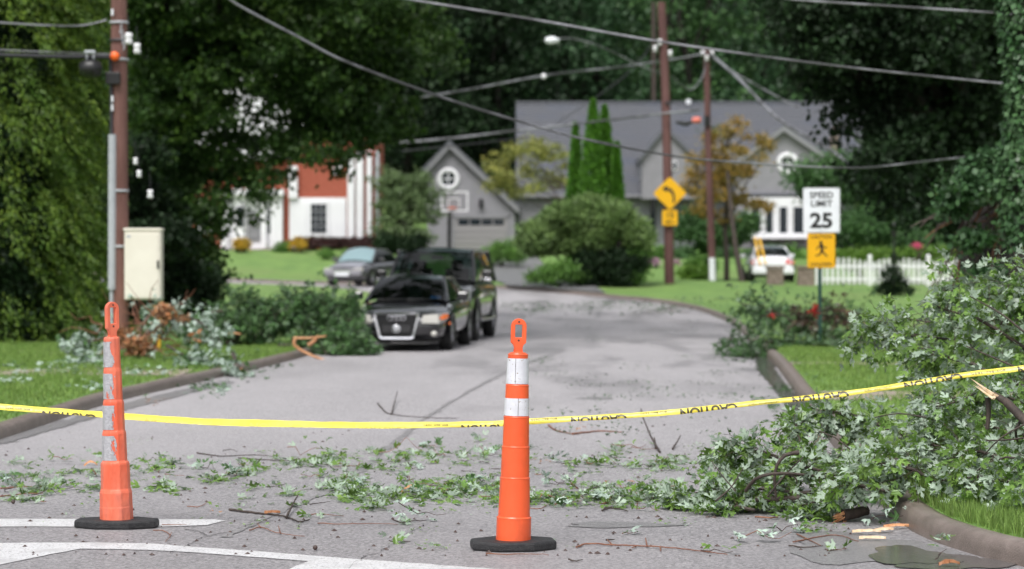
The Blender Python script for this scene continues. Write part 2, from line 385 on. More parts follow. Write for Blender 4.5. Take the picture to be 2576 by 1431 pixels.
# lawns
def lawn_z(x, y): return gz(x, y) + .108
A = KR + NR * .16
t = np.linspace(0, 1, len(A)); yy = A[:, 1]
cum = np.concatenate([[0], np.cumsum(np.linalg.norm(np.diff(A, axis=0), axis=1))]); cum /= cum[-1]
key = np.interp(np.arange(len(A)), [0, len(A) * .15, len(A) * .55, len(A) * .8, len(A) - 1], [0, .1, .42, .7, 1])
Qp = np.array([(120, 8), (120, 60), (110, 205), (0, 205), (-110, 205), (-120, 117)]); B = np.stack([np.interp(key, [0, .2, .45, .7, .9, 1], Qp[:, 0]), np.interp(key, [0, .2, .45, .7, .9, 1], Qp[:, 1])], 1)
V, F = lattice('lawn', A, B, lawn_z, None, 46); sheet('lawn', V, F, M['lawn'])
A = KL + NL * .16; B = np.stack([np.full(len(A), -112.), np.interp(np.arange(len(A)), np.arange(len(A)), np.linspace(10, 107.5, len(A)))], 1)
V, F = lattice('lawn', A, B, lawn_z, None, 40); sheet('lawn', V, F, M['lawn'])
# hill behind
xs = np.linspace(-140, 140, 40); ys = np.linspace(200, 330, 30); X, Yg = np.meshgrid(xs, ys, indexing='ij')
V = np.stack([X.ravel(), Yg.ravel(), (gz(X, Yg) + 1.2 * np.sin(X * .2) * (Yg > 215)).ravel()], 1); i, j = np.meshgrid(np.arange(39), np.arange(29), indexing='ij'); a = (i * 30 + j).ravel()
sheet('hill', V, np.stack([a, a + 30, a + 31, a + 1], 1), M['hill'])
# kerbs: a rounded concrete lip swept along each side
PROF = [(-.005, -.02), (.0, .06), (.012, .105), (.034, .132), (.07, .144), (.12, .143), (.158, .132), (.17, .06)]
def kerb(P, NN, name='kerb'):
    k = len(PROF); V = []
    for p, n in zip(P, NN):
        for o_, h in PROF:
            q = p + n * o_; V.append((q[0], q[1], gz(p[0], p[1]) + h * .84 + .004 * math.sin(p[1] * 1.7)))
    V = np.array(V); F = []
    for i in range(len(P) - 1):
        for j in range(k - 1): F.append((i * k + j, (i + 1) * k + j, (i + 1) * k + j + 1, i * k + j + 1))
    F = np.array(F); p = V[F[2]];
    o = np_mesh(name, V, F, M['kerb'], smooth=True); o['kind'] = 'structure'
kerb(KR, NR); kerb(KL, NL)
def quad_strip(P, z_off, mat, name, kind='structure', nx=8, ny=8):
    """a bilinear patch over the ground from four corners"""
    P = np.array(P, float); u = np.linspace(0, 1, nx)[:, None, None]; v = np.linspace(0, 1, ny)[None, :, None]
    G = (P[0] * (1 - u) * (1 - v) + P[1] * u * (1 - v) + P[2] * u * v + P[3] * (1 - u) * v)
    V = np.concatenate([G, (gz(G[..., 0], G[..., 1]) + z_off)[..., None]], 2).reshape(-1, 3)
    i, j = np.meshgrid(np.arange(nx - 1), np.arange(ny - 1), indexing='ij'); a = (i * ny + j).ravel()
    return sheet(name, V, np.stack([a, a + ny, a + ny + 1, a + 1], 1), mat, kind)
# sidewalks, one slab after another
def slabs(x0, y0, x1, y1, w, n, parent):
    d = np.array([x1 - x0, y1 - y0]); L = np.linalg.norm(d); d /= L; nn = np.array([-d[1], d[0]])
    for k in range(n):
        a0 = np.array([x0, y0]) + d * (L * k / n + .012); a1 = np.array([x0, y0]) + d * (L * (k + 1) / n - .012)
        q = [a0, a1, a1 + nn * w, a0 + nn * w]
        mb = MB(); zt = [gz(*p) + .125 for p in q]
        mb.add([(p[0], p[1], z) for p, z in zip(q, zt)] + [(p[0], p[1], z - .1) for p, z in zip(q, zt)], [(0, 1, 2, 3), (0, 4, 5, 1), (1, 5, 6, 2), (2, 6, 7, 3), (3, 7, 4, 0)])
        mb.build('slab', M['sidewalk'], parent)
sw = bpy.data.objects.new('sidewalk', None); COL.objects.link(sw); sw['kind'] = 'structure'; sw.location = (6, 27, .1)
slabs(3.35, 25.7, 20, 24.6, 1.5, 11, sw)
slabs(4.0, 34.6, 20, 34.0, .5, 8, sw)
sw = bpy.data.objects.new('sidewalk', None); COL.objects.link(sw); sw['kind'] = 'structure'; sw.location = (-8, 32, .1)
slabs(-20, 30.8, -4.25, 31.2, 1.5, 11, sw)
# driveway up to the garage
quad_strip([(-.2, 87.4), (3.2, 82.0), (-.2, 145), (-5.2, 145)], .15, M['drive'], 'driveway', nx=12, ny=24)
# garden bed strip, soil by the grey house
quad_strip([(2, 143), (22, 143), (22, 147), (2, 147)], .17, M['soil'], 'garden_bed', nx=10, ny=4)

# painted markings
def flat_poly(name, pts_px, z, mat, label=None, cat=None, kind='structure', jag=0.0, sub=6):
    P = [gp(*p)[:2] for p in pts_px]; Q = []
    for i in range(len(P)):
        a, b = P[i], P[(i + 1) % len(P)]; L = np.linalg.norm(b - a); n = max(1, int(L / .06)) if jag else 1
        for k in range(n):
            q = a + (b - a) * k / n
            if jag: q = q + rng.normal(0, jag, 2)
            Q.append(q)
    tris = geometry.tessellate_polygon([[Vector((q[0], q[1], 0)) for q in Q]])
    V = np.array([(q[0], q[1], gz(q[0], q[1]) + z) for q in Q]); T = np.array(tris)
    nr = np.cross(V[T[:, 1]] - V[T[:, 0]], V[T[:, 2]] - V[T[:, 0]])[:, 2]; T[nr < 0] = T[nr < 0][:, ::-1]
    o = np_mesh(name, V, T, mat); o['kind'] = kind
    return o
flat_poly('painted_line', [(-60, 1306), (410, 1307), (540, 1308), (567, 1311), (520, 1322), (420, 1326), (-60, 1326)], .004, M['white_line'], jag=.004)
flat_poly('painted_line', [(-80, 1368), (0, 1367), (250, 1366), (375, 1368), (500, 1378), (650, 1388), (859, 1405), (1209, 1430), (1420, 1446), (690, 1450), (740, 1428), (775, 1413),
                           (500, 1392), (400, 1386), (275, 1382), (200, 1382), (125, 1396), (0, 1422), (-150, 1455)], .004, M['white_line'], jag=.004)
# lengthwise seam in the asphalt, ragged strip of old tar
seam = [(1420, 880), (1385, 893), (1300, 925), (1180, 985), (1060, 1060), (985, 1120), (905, 1185), (820, 1240), (700, 1290), (560, 1352)]
S = smooth_line([gp(*p)[:2] for p in seam], .15); V = []; F = []
for k, p in enumerate(S):
    w = .012 + .02 * abs(rng.normal()) * (1.6 if p[1] > 30 else 1); o_ = rng.normal(0, .012)
    V += [(p[0] - w + o_, p[1], .004 + gz(*p)), (p[0] + w + o_, p[1], .004 + gz(*p))]
for k in range(len(S) - 1): F.append((2 * k, 2 * k + 1, 2 * k + 3, 2 * k + 2))
sheet('road_seam', np.array(V), np.array(F), M['tar'])
for cr in ([(430, 1392), (480, 1368), (520, 1350), (575, 1338), (640, 1318), (700, 1308)], [(520, 1350), (500, 1338), (470, 1333)], [(880, 1431), (905, 1405), (960, 1388), (1010, 1352), (1075, 1318)], [(1330, 1182), (1420, 1172), (1500, 1178), (1620, 1166)], [(40, 1190), (140, 1168), (260, 1172)]):
    S = smooth_line([gp(*p)[:2] for p in cr], .05); S = S + rng.normal(0, .010, S.shape); V = []
    for p in S: w = .0035 + .004 * abs(rng.normal()); V += [(p[0], p[1] - w * 1.3, .0045), (p[0], p[1] + w * 1.3, .0045)]
    sheet('road_crack', np.array(V), np.array([(2 * k, 2 * k + 2, 2 * k + 3, 2 * k + 1) for k in range(len(S) - 1)]), M['crack'])
def blot(px, py, rx, ry, z, mat, name, n=40, kind='structure', ph=0.):
    c = gp(px, py); V = [(c[0], c[1], gz(c[0], c[1]) + z)]
    for k in range(n):
        t = k / n * 2 * math.pi; q = 1 + .18 * math.sin(3 * t + px + ph) + .08 * math.sin(7 * t + py) + rng.normal(0, .02)
        V.append((c[0] + rx * q * math.cos(t), c[1] + ry * q * math.sin(t), gz(c[0], c[1]) + z))
    return sheet(name, np.array(V), np.array([(0, 1 + k, 1 + (k + 1) % n) for k in range(n)]), mat, kind)
def wet_mat():
    m = mat('standing_water', (.075, .07, .07), (.13, .125, .125), 70, rough=.09, spec=.6, bump=.12, bscale=30.)
    return m
M['water'] = wet_mat()
M['damp'] = mat('damp_asphalt', (.13, .125, .13), (.30, .29, .295), 85, .35, .6, 120)
blot(2170, 1380, .42, .7, .004, M['damp'], 'damp_patch'); blot(2290, 1400, .22, .4, .0075, M['water'], 'puddle')
blot(2390, 1415, .30, .34, .006, M['water'], 'puddle')
blot(1560, 1321, .33, .16, .004, M['damp'], 'damp_patch')
blot(1500, 1002, .20, .25, .004, M['tar'], 'damp_patch')
flat_poly('puddle', [(1948, 930), (1952, 900), (1942, 890), (1900, 896), (1905, 930), (1965, 1000), (2010, 1060), (2045, 1110), (2082, 1150), (2070, 1110), (2040, 1050), (1995, 985)], .006, M['water'], jag=.02)
flat_poly('puddle', [(0, 1098), (120, 1070), (330, 1010), (560, 957), (590, 962), (390, 1012), (190, 1066), (90, 1094), (0, 1120)], .006, M['damp'], jag=.03)

# grass blades
def in_lawn(x, y):
    d = np.full(len(x), 1e9); out = np.zeros(len(x), bool)
    for P, NN in ((KR, NR), (KL, NL)):
        D = (x[:, None] - P[None, :, 0]) ** 2 + (y[:, None] - P[None, :, 1]) ** 2; k = D.argmin(1)
        s = (x - P[k, 0]) * NN[k, 0] + (y - P[k, 1]) * NN[k, 1]
        out |= s > .17
    return out
def blades(name, x0, x1, y0, y1, n, h, w, lean=.35):
    x = rng.uniform(x0, x1, n); y = rng.uniform(y0, y1, n); ok = in_lawn(x, y); x = x[ok]; y = y[ok]; n = len(x)
    z = gz(x, y) + .10; hh = h * rng.uniform(.5, 1.15, n) * (1 + .35 * np.sin(x * 3.1 + np.sin(y * 2.3))); a = rng.uniform(0, 2 * math.pi, n); l = rng.normal(0, lean, n) * hh; b = rng.uniform(0, 2 * math.pi, n)
    B0 = np.stack([x, y, z], 1); s = np.stack([np.cos(a), np.sin(a), 0 * a], 1) * w / 2; t = B0 + np.stack([np.cos(b) * l, np.sin(b) * l, hh], 1); m_ = (B0 + t) / 2 + np.array([0, 0, 1]) * (hh * .1)[:, None]
    V = np.stack([B0 - s, B0 + s, m_ + s * .8, m_ - s * .8, t], 1).reshape(-1, 3); k = np.arange(n)[:, None] * 5
    T = np.concatenate([k + [0, 1, 2], k + [0, 2, 3], k + [3, 2, 4]], 0)
    o = np_mesh(name, V, T, M['grass']); tag(o, kind='stuff'); return o
tag(blades('grass', 2.3, 5.5, 11.3, 19, 90000, .085, .006), 'short uncut grass along the near rounded kerb at the corner', 'grass')
tag(blades('grass', 2.8, 12, 19, 46, 90000, .07, .013), 'mown green verge between the kerb and the sidewalk on the right', 'grass')
tag(blades('grass', -9, -3.2, 17, 44, 90000, .07, .013), 'mown green verge beside the left kerb behind the left cone', 'grass')

# ------------------------------------------------------------------ foliage makers
def leafquads(C, D, S, L, W):
    """C centres, D axis, S side, L length, W width -> 4 vertex leaves"""
    L = L[:, None]; W = W[:, None]
    V = np.stack([C, C + D * L * .45 + S * W * .5, C + D * L, C + D * L * .45 - S * W * .5], 1).reshape(-1, 3)
    k = np.arange(len(C))[:, None] * 4; return V, k + np.arange(4)[None, :]
def unit(v): return v / (np.linalg.norm(v, axis=-1, keepdims=True) + 1e-9)
def foliage(blobs, nsub, nleaf, rsub, L, W=None, droop=.0, flat=.55, shell=.45, r=rng):
    """blobs: (cx,cy,cz,rx,ry,rz). Clusters of small leaves spread through each ellipsoid's volume"""
    B = np.array(blobs, float); w = B[:, 3] * B[:, 4] + B[:, 4] * B[:, 5] + B[:, 3] * B[:, 5]; w /= w.sum()
    k = r.choice(len(B), nsub, p=w); d = unit(r.normal(size=(nsub, 3))); u = shell + (1 - shell) * r.uniform(0, 1, nsub) ** .6
    u *= r.uniform(.85, 1.12, nsub); c = B[k, :3] + d * u[:, None] * B[k, 3:6]
    rs = rsub * r.uniform(.6, 1.4, nsub)
    off = r.normal(size=(nsub, nleaf, 3)) * .55; off[..., 2] *= flat
    C = (c[:, None, :] + off * rs[:, None, None]).reshape(-1, 3)
    n = len(C); out = np.repeat(d, nleaf, 0)
    D = unit(out * .6 + r.normal(size=(n, 3)) * .8 + np.array([0, 0, -droop])); S = unit(np.cross(D, r.normal(size=(n, 3)) + np.array([0, 0, .8])))
    LL = L * r.uniform(.6, 1.35, n); WW = LL * (W if W else .6)
    return leafquads(C, D, S, LL, WW)
def wobble(a, b, n, amp, r=rng):
    a = np.array(a, float); b = np.array(b, float); t = np.linspace(0, 1, n)[:, None]; P = a + (b - a) * t
    P[1:-1] += r.normal(0, amp, (n - 2, 3)); return P
def tree(name, base, h, r0, blobs, fm, bm, label, cat='tree', group=None, nsub=260, nleaf=45, rsub=.5, L=.16, W=None, droop=.1, flat=.55, shell=.4, limbs=True):
    t = thing(name, base, label, cat, group)
    mb = MB(); base = np.array(base, float); top = base + np.array([0, 0, h])
    P = wobble(base - [0, 0, .15], top, 6, r0 * .35); mb.tube(P, np.linspace(r0 * 1.15, r0 * .5, 6), 9); mb.build('trunk', bm, t)
    if limbs:
        for b in blobs[:14]:
            m2 = MB(); s = P[min(5, 2 + int(random.random() * 4))]; m2.tube(wobble(s, b[:3], 5, .12 * r0 + .05), np.linspace(r0 * .45, r0 * .12, 5), 6); m2.build('limb', bm, t)
    V, F = foliage(blobs, nsub, nleaf, rsub, L, W, droop, flat, shell); np_mesh('crown', V, F, fm, t); return t
def copy_tree(o, loc, rz, s, label=None, name=None):
    c = o.copy(); COL.objects.link(c); c.location = loc; c.rotation_euler = (0, 0, rz); c.scale = (s, s, s)
    if label: c['label'] = label
    for ch in o.children:
        d = ch.copy(); COL.objects.link(d); d.parent = c
    return c

# ---- wooded backdrop: individual trees behind the houses, then one wood on the hill
def backtree(x, y, h, w, fm, label, seed, dens=1., gr='trees of the wood behind the houses'):
    r = np.random.default_rng(seed); bl = []
    for k in range(9):
        q = k / 8; zz = h * (.14 + .8 * q); rr = w * (1 - .55 * abs(q - .35)) * .5
        for j in range(2 if q < .8 else 1):
            a = r.uniform(0, 6.28); bl.append((x + math.cos(a) * rr * .6, y + math.sin(a) * rr * .5, gz(x, y) + zz, rr * .8, rr * .7, h * .09))
    return tree('woodland_tree', (x, y, gz(x, y)), h * .75, .35, bl, fm, M['bark_dark'], label, 'tree', gr, nsub=int(420 * dens), nleaf=34, rsub=1.25, L=.42, W=.65, droop=.25, flat=.5)
BT = [(-34, 150, 24, 14, 'f_back', 'dark green woodland tree at the far left behind the brick house'),
      (-22, 156, 26, 13, 'f_back', 'tall dark tree rising straight behind the brick house'),
      (-13, 158, 25, 12, 'f_black', 'very dark tree left of the garage gable behind the brick house corner'),
      (-7, 162, 24, 10, 'f_black', 'very dark tree directly behind the garage gable'),
      (-1, 166, 27, 11, 'f_black', 'tall black green tree between the garage and the grey house'),
      (5, 168, 24, 11, 'f_back', 'woodland tree behind the left end of the long grey roof'),
      (12, 170, 26, 12, 'f_mid', 'fresher green tree behind the arborvitae and the grey roof ridge'),
      (20, 168, 25, 11, 'f_back', 'woodland tree behind the grey roof right of the sign pole'),
      (28, 166, 24, 12, 'f_mid', 'fresher green tree above the right end of the grey roof'),
      (37, 160, 25, 14, 'f_back', 'dark woodland tree right of the grey house'),
      (46, 156, 24, 14, 'f_black', 'very dark woodland tree at the far right')]
for k, (x, y, h, w, f, lb) in enumerate(BT): backtree(x, y, h, w, M[f], lb, 100 + k)
bl = [(x + rng.normal(0, 2), y, gz(x, y) + 6 + rng.uniform(-2, 3), 5, 4, 8) for y in (205, 222, 240, 262) for x in np.arange(-66, 67, 8.)]
V, F = foliage(bl, 4200, 26, 1.9, .95, .7, .2); o = np_mesh('wood', V, F, M['f_back'], origin=(0, 230, 15)); tag(o, 'dark wood covering the hillside behind every house', 'wood', kind='stuff')

# ---- feathery light green conifers on the left
def feather(x, y, h, w, label, seed, fm='f_lime'):
    r = np.random.default_rng(seed); t = thing('feathery_cedar', (x, y, gz(x, y)), label, 'tree', 'light green cedars on the left edge')
    mb = MB(); mb.tube(wobble((x, y, -.1), (x, y, h * .95), 6, .05), np.linspace(.22, .05, 6), 8); mb.build('trunk', M['bark'], t)
    C = []; D = []
    n = 760
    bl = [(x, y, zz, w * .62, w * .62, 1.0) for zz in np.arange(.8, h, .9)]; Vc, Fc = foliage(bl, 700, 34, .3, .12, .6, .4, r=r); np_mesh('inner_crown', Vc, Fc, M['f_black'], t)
    for k in range(n):
        q = r.uniform(0.02, 1) ** .9; a = r.uniform(0, 2 * math.pi); rr = w * (1 - .35 * q) * r.uniform(.55, 1.08); zz = h * q
        c = np.array([x + math.cos(a) * rr, y + math.sin(a) * rr, zz + .1]); o = np.array([math.cos(a), math.sin(a), -.5])
        m_ = 84; s = r.uniform(0, 1, m_) ** .8
        side = np.array([-math.sin(a), math.cos(a), 0])
        P = c + o * (s * .72)[:, None] + np.array([0, 0, -.45]) * (s ** 2)[:, None] + side * (r.normal(0, .17, m_) * (1.1 - s))[:, None] + r.normal(0, .035, (m_, 3))
        C.append(P); D.append(unit(o + np.array([0, 0, -.55]) + r.normal(0, .45, (m_, 3))))
    C = np.concatenate(C); D = np.concatenate(D); S = unit(np.cross(D, r.normal(size=D.shape))); LL = r.uniform(.06, .13, len(C))
    V, F = leafquads(C, D, S, LL, LL * .34); np_mesh('crown', V, F, M[fm], t)
feather(-9.8, 45, 9.5, 1.9, 'light yellow green cedar with drooping sprays at the left edge of the photo', 1)
feather(-9.1, 46.5, 9, 1.15, 'light green cedar with drooping sprays just left of the nearest utility pole', 2)
feather(-11.8, 49, 10, 2.2, 'light green cedar partly hidden behind the leftmost cedar', 3)

# ---- big dark tree over the brick house (centres measured across its crown)
def crown_at(cs, Y, jit=3., rz=.75):
    out = []
    for px, py, r_ in cs:
        s = FPX / Y; y = Y + rng.uniform(-jit, jit); p = at(px, py, y); out.append((p[0], p[1], p[2], r_ / s, r_ / s * 1.2, r_ / s * rz))
    return out
cs = [(x, y, 95) for x in range(340, 1000, 75) for y in (-60, 10, 75, 130)] + [(360, 220, 75), (440, 210, 80), (520, 190, 60), (380, 300, 60), (740, 200, 62), (820, 220, 75), (900, 240, 66), (960, 200, 60),
      (370, 390, 60), (430, 340, 46), (380, 470, 60), (440, 430, 45), (370, 560, 70), (450, 540, 60), (400, 650, 75), (480, 640, 65), (390, 740, 70), (480, 735, 70), (530, 690, 40), (500, 440, 46), (560, 420, 36), (530, 520, 36),
      (780, 290, 62), (850, 310, 62), (920, 310, 52), (720, 260, 42), (980, 290, 40), (1010, 330, 26), (720, 350, 40), (780, 370, 48), (840, 390, 34), (900, 360, 32), (1000, 150, 60), (1060, 130, 50), (1100, 100, 44), (1060, 40, 60), (980, 60, 70), (1120, 160, 18),
      (590, 330, 30), (600, 430, 34), (640, 470, 30), (670, 490, 24), (560, 470, 34), (600, 540, 22), (850, 430, 22), (730, 430, 20), (745, 515, 12), (560, 260, 34), (1020, 250, 22), (960, 350, 22), (640, 400, 22), (690, 380, 20), (610, 200, 36), (680, 170, 40)]
cs += [(600, 515, 18), (640, 555, 13), (565, 560, 20), (655, 500, 15), (700, 470, 14)]
cs += [(595, 250, 22), (655, 285, 20), (695, 240, 26), (620, 345, 20), (680, 330, 18), (650, 220, 20), (570, 300, 24)]
cs += [(x, y, 40) for x in range(330, 560, 48) for y in range(180, 620, 52)] + [(x, y, 30) for x in (590, 640, 690) for y in (170, 215, 350, 400, 440)] + [(x, y, 36) for x in range(740, 960, 52) for y in (150, 200, 260, 320)] + [(800, 380, 30), (850, 390, 26), (900, 330, 26), (760, 340, 32), (560, 480, 26), (620, 500, 20), (680, 440, 22), (530, 570, 26), (520, 640, 28)]
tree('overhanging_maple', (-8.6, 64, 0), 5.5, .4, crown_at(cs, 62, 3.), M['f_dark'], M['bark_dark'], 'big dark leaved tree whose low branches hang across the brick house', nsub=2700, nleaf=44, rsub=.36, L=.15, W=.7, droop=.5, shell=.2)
om = bpy.data.objects['overhanging_maple']
bl = [(rng.uniform(-9, 3), rng.uniform(42, 62), rng.uniform(9.5, 15), 1.9, 1.9, 1.3) for _ in range(20)]  # unseen crown above the cars, added to darken their windshield reflections
V, F = foliage(bl, 420, 40, .6, .3, .7, .3); np_mesh('unseen_upper_crown', V, F, M['f_dark'], om)
cs = [(330, 640, 90), (410, 700, 80), (500, 720, 60), (350, 520, 80), (420, 600, 60), (350, 780, 70), (450, 790, 60), (340, 400, 60)]
tree('dark_shrub', (-8.4, 58, 0), 2.2, .12, crown_at(cs, 57, 1.2), M['f_black'], M['bark_dark'], 'dark green shrub thicket behind the cream utility cabinet', 'shrub', nsub=420, nleaf=50, rsub=.38, L=.14, W=.7)

# ---- right dark canopy
cs = [(x, y, 115) for x in range(2040, 2640, 85) for y in (-60, 30, 110)] + [(1960, 30, 70), (2060, 200, 62), (2140, 220, 80), (2230, 220, 90), (2330, 230, 100), (2430, 250, 110), (2520, 260, 90),
      (2110, 280, 45), (2180, 310, 45), (2240, 340, 75), (2330, 360, 90), (2430, 380, 90), (2160, 370, 32), (2240, 440, 70), (2330, 470, 75), (2420, 470, 70), (2150, 430, 40), (2500, 380, 60), (2320, 540, 60), (2400, 560, 60), (2240, 520, 36), (2070, 330, 22)]
cs = [(x + (38 if x < 2200 else 0), y, r_) for x, y, r_ in cs]
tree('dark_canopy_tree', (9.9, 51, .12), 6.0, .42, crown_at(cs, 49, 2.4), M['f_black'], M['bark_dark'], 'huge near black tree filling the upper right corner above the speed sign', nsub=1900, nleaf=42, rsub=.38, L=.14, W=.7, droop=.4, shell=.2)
cs = [(2160, 560, 50), (2220, 600, 60), (2290, 590, 60), (2150, 480, 40), (2210, 500, 50), (2340, 630, 50), (2400, 600, 60), (2130, 600, 34), (2070, 470, 48), (2030, 440, 40), (2100, 420, 40), (2450, 640, 50)]
tree('garden_tree', (14.5, 101, .7), 2.6, .12, crown_at(cs, 100, 2), M['f_mid'], M['bark'], 'loose olive green tree behind the white picket fence', nsub=420, nleaf=42, rsub=.5, L=.2, droop=.3)
# ivy clad trunk at right edge
def ivy_trunk():
    c = at(2590, 600, 30); x, y = c[0], c[1]; t = thing('ivy_trunk_tree', (x, y, .12), 'thick tree trunk wrapped in ivy at the right edge of the photo', 'tree')
    mb = MB(); mb.tube(wobble((x, y, 0), (x + .1, y, 7), 8, .03), np.linspace(.30, .22, 8), 14); mb.build('trunk', M['bark_dark'], t)
    n = 9000; z = rng.uniform(1.75, 7, n); a = rng.uniform(0, 2 * math.pi, n); bul = .27 + .05 * np.sin(z * 3) + rng.uniform(-.03, .09, n)
    C = np.stack([x + np.cos(a) * bul, y + np.sin(a) * bul, z], 1); O = np.stack([np.cos(a), np.sin(a), 0 * a], 1)
    D = unit(O * .45 + np.array([0, 0, -.9]) + rng.normal(0, .4, (n, 3))); S = unit(np.cross(D, O + rng.normal(0, .3, (n, 3)))); LL = rng.uniform(.05, .1, n)
    V, F = leafquads(C, D, S, LL, LL * .9); np_mesh('ivy', V, F, M['f_ivy'], t)
ivy_trunk()
# dark leaning trunk with hanging roots and ivy below the canopy
def root_mass():
    Y = 33; t = thing('leaning_tree', (at(2500, 740, Y)[0], Y, .12), 'dark reddish broken trunk with hanging torn roots at the right', 'tree')
    mb = MB(); mb.tube([at(2540, 900, Y), at(2510, 740, Y), at(2480, 620, Y + .3), at(2500, 480, Y + .6), at(2600, 380, Y + .8)], [.42, .38, .36, .30, .22], 12); mb.build('trunk', M['bark_dark'], t)
    rr = np.random.default_rng(5)
    for k in range(26):
        a = at(2400 + rr.uniform(0, 170), 440 + rr.uniform(0, 90), Y - .4); b = a + np.array([rr.uniform(-.9, -.05), rr.uniform(-.3, .3), -rr.uniform(.2, 1.6)])
        m2 = MB(); m2.tube(wobble(a, b, 6, .03), np.linspace(.022, .006, 6), 5); m2.build('root', M['twig'] if k % 3 else M['twig_red'], t)
    bl = crown_at([(2440, 470, 50), (2500, 430, 60), (2560, 430, 50), (2400, 510, 32), (2560, 560, 30), (2480, 700, 30), (2450, 600, 22)], Y - .6, .4)
    V, F = foliage(bl, 160, 40, .18, .085, .8, .6); np_mesh('ivy', V, F, M['f_ivy'], t)
root_mass()
cs = [(2560, 640, 60), (2490, 760, 60), (2560, 740, 70), (2440, 740, 40)]
tree('dark_shrub', (7.6, 38, .12), .8, .06, crown_at(cs, 37, .8), M['f_black'], M['bark_dark'], 'very dark shrub around the foot of the broken trunk at right', 'shrub', nsub=300, nleaf=44, rsub=.22, L=.09, W=.7)

# ------------------------------------------------------------------ houses
def H(px, py, Y): p = at(px, py, Y); return p[0], p[2]
def rect(mb, px0, py0, px1, py1, Y, y0, y1, bev=0):
    x0, z1 = H(px0, py0, Y); x1, z0 = H(px1, py1, Y); return mb.box((x0, y0, z0), (x1, y1, z1), bev)
def one(name, m, parent, *a, bev=0): return rect(MB(), *a, bev=bev).build(name, m, parent)
def ring_window(cx, cy, ro, ri, Y, yf, parent, mt, bars=True):
    x, z = H(cx, cy, Y); s = FPX / Y; ro /= s; ri /= s
    mb = MB(); mb.lathe([(ri, .02), (ri, -.08), (ro, -.08), (ro, .02)], (x, yf, z), 28, axis='y'); f = mb.build('window_frame', mt, parent)
    mb = MB(); mb.lathe([(.001, -.02), (ri + .01, -.02)], (x, yf, z), 28, axis='y'); mb.build('pane', M['glass_dark'], f)
    if bars:
        mb = MB(); mb.box((x - ri, yf - .07, z - .03), (x + ri, yf - .03, z + .03)); mb.box((x - .03, yf - .066, z - ri), (x + .03, yf - .034, z + ri)); mb.build('muntin', mt, f)

# garage with the round window
YG = 146
g = thing('garage', (at(1185, 625, YG)[0], YG, gz(-2, YG)), 'small taupe garage with steep gable, round white window and basketball hoop in front', 'garage')
def gable_y(px):   # gable outline in picture rows
    return 362 + (1131 - px) * (62 / 57.) if px < 1131 else 362 + (px - 1131) * (155 / 165.)
mb = MB(); mb.prism([H(*p, YG) for p in ((1076, 640), (1294, 640), (1294, gable_y(1294) + 6), (1131, 370), (1076, gable_y(1076) + 6))], YG, YG + 8); mb.build('wall', M['siding'], g)
row = 0; py = 636.
proto = {}
while py > 372:
    h = 6.4; yb, yt = py, py - h
    l = 1075 if yt > 424 else 1131 - (yt - 364) * 57 / 62.; r_ = 1295 if yt > 519 else 1131 + (yt - 364) * 165 / 155.
    if r_ - l > 6:
        spans = [(l, r_)]
        if yt > 542: spans = [(l, 1138), (1280, r_)]
        for (a, b) in spans:
            x0, z0 = H(a, yb, YG); x1, z1 = H(b, yt, YG); m2 = MB()
            m2.add([(x0, YG - .045, z0), (x1, YG - .045, z0), (x1, YG - .012, z1), (x0, YG - .012, z1), (x0, YG, z0), (x1, YG, z0)], [(0, 1, 2, 3), (0, 4, 5, 1)]); m2.build('siding_board', M['siding'], g)
    py -= h + .25
def slope_board(p0, p1, th, y0, y1, m, nm, par):
    (x0, z0), (x1, z1) = p0, p1; mb = MB(); mb.prism([(x0, z0), (x1, z1), (x1, z1 - th), (x0, z0 - th)] if x0 < x1 else [(x1, z1), (x0, z0), (x0, z0 - th), (x1, z1 - th)], y0, y1); return mb.build(nm, m, par)
pk = H(1131, 358, YG); rt = H(1306, 358 + 175 * .945, YG); lf = H(1062, 358 + 69 * 1.09, YG)
slope_board(pk, rt, .34, YG - .45, YG - .30, M['trim'], 'rake_board', g); slope_board(lf, pk, .34, YG - .45, YG - .30, M['trim'], 'rake_board', g)
rf = slope_board((pk[0], pk[1] + .12), (rt[0] + .05, rt[1] + .12), .14, YG - .5, YG + 9, M['roof'], 'roof', g); slope_board((lf[0] - .05, lf[1] + .12), (pk[0], pk[1] + .12), .14, YG - .5, YG + 9, M['roof'], 'roof', g)
ring_window(1128, 450, 28, 18, YG, YG - .03, g, M['white'])
dr = MB(); d_ = thing('door', (H(1209, 628, YG)[0], YG, 0), None, None); d_.parent = None
COL.objects.unlink(d_); bpy.data.objects.remove(d_)
door = one('garage_door', M['door'], g, 1144, 549, 1276, 629, YG, YG - .02, YG + .1)
for k in range(4):
    one('door_panel', M['door'], door, 1146, 569.5 + k * 15, 1274, 583 + k * 15, YG, YG - .05, YG - .02)
for k in range(4): one('pane', M['glass_dark'], door, 1153 + k * 29.5, 552, 1179 + k * 29.5, 565, YG, YG - .06, YG - .02)
for a in ((1138, 543, 1144, 632), (1276, 543, 1282, 632), (1138, 541, 1282, 548)): one('door_frame', M['trim'], g, *a, YG, YG - .08, YG)
lm = one('wall_lamp', M['black'], g, 1205, 500, 1215, 522, YG, YG - .3, YG - .05, bev=.04)
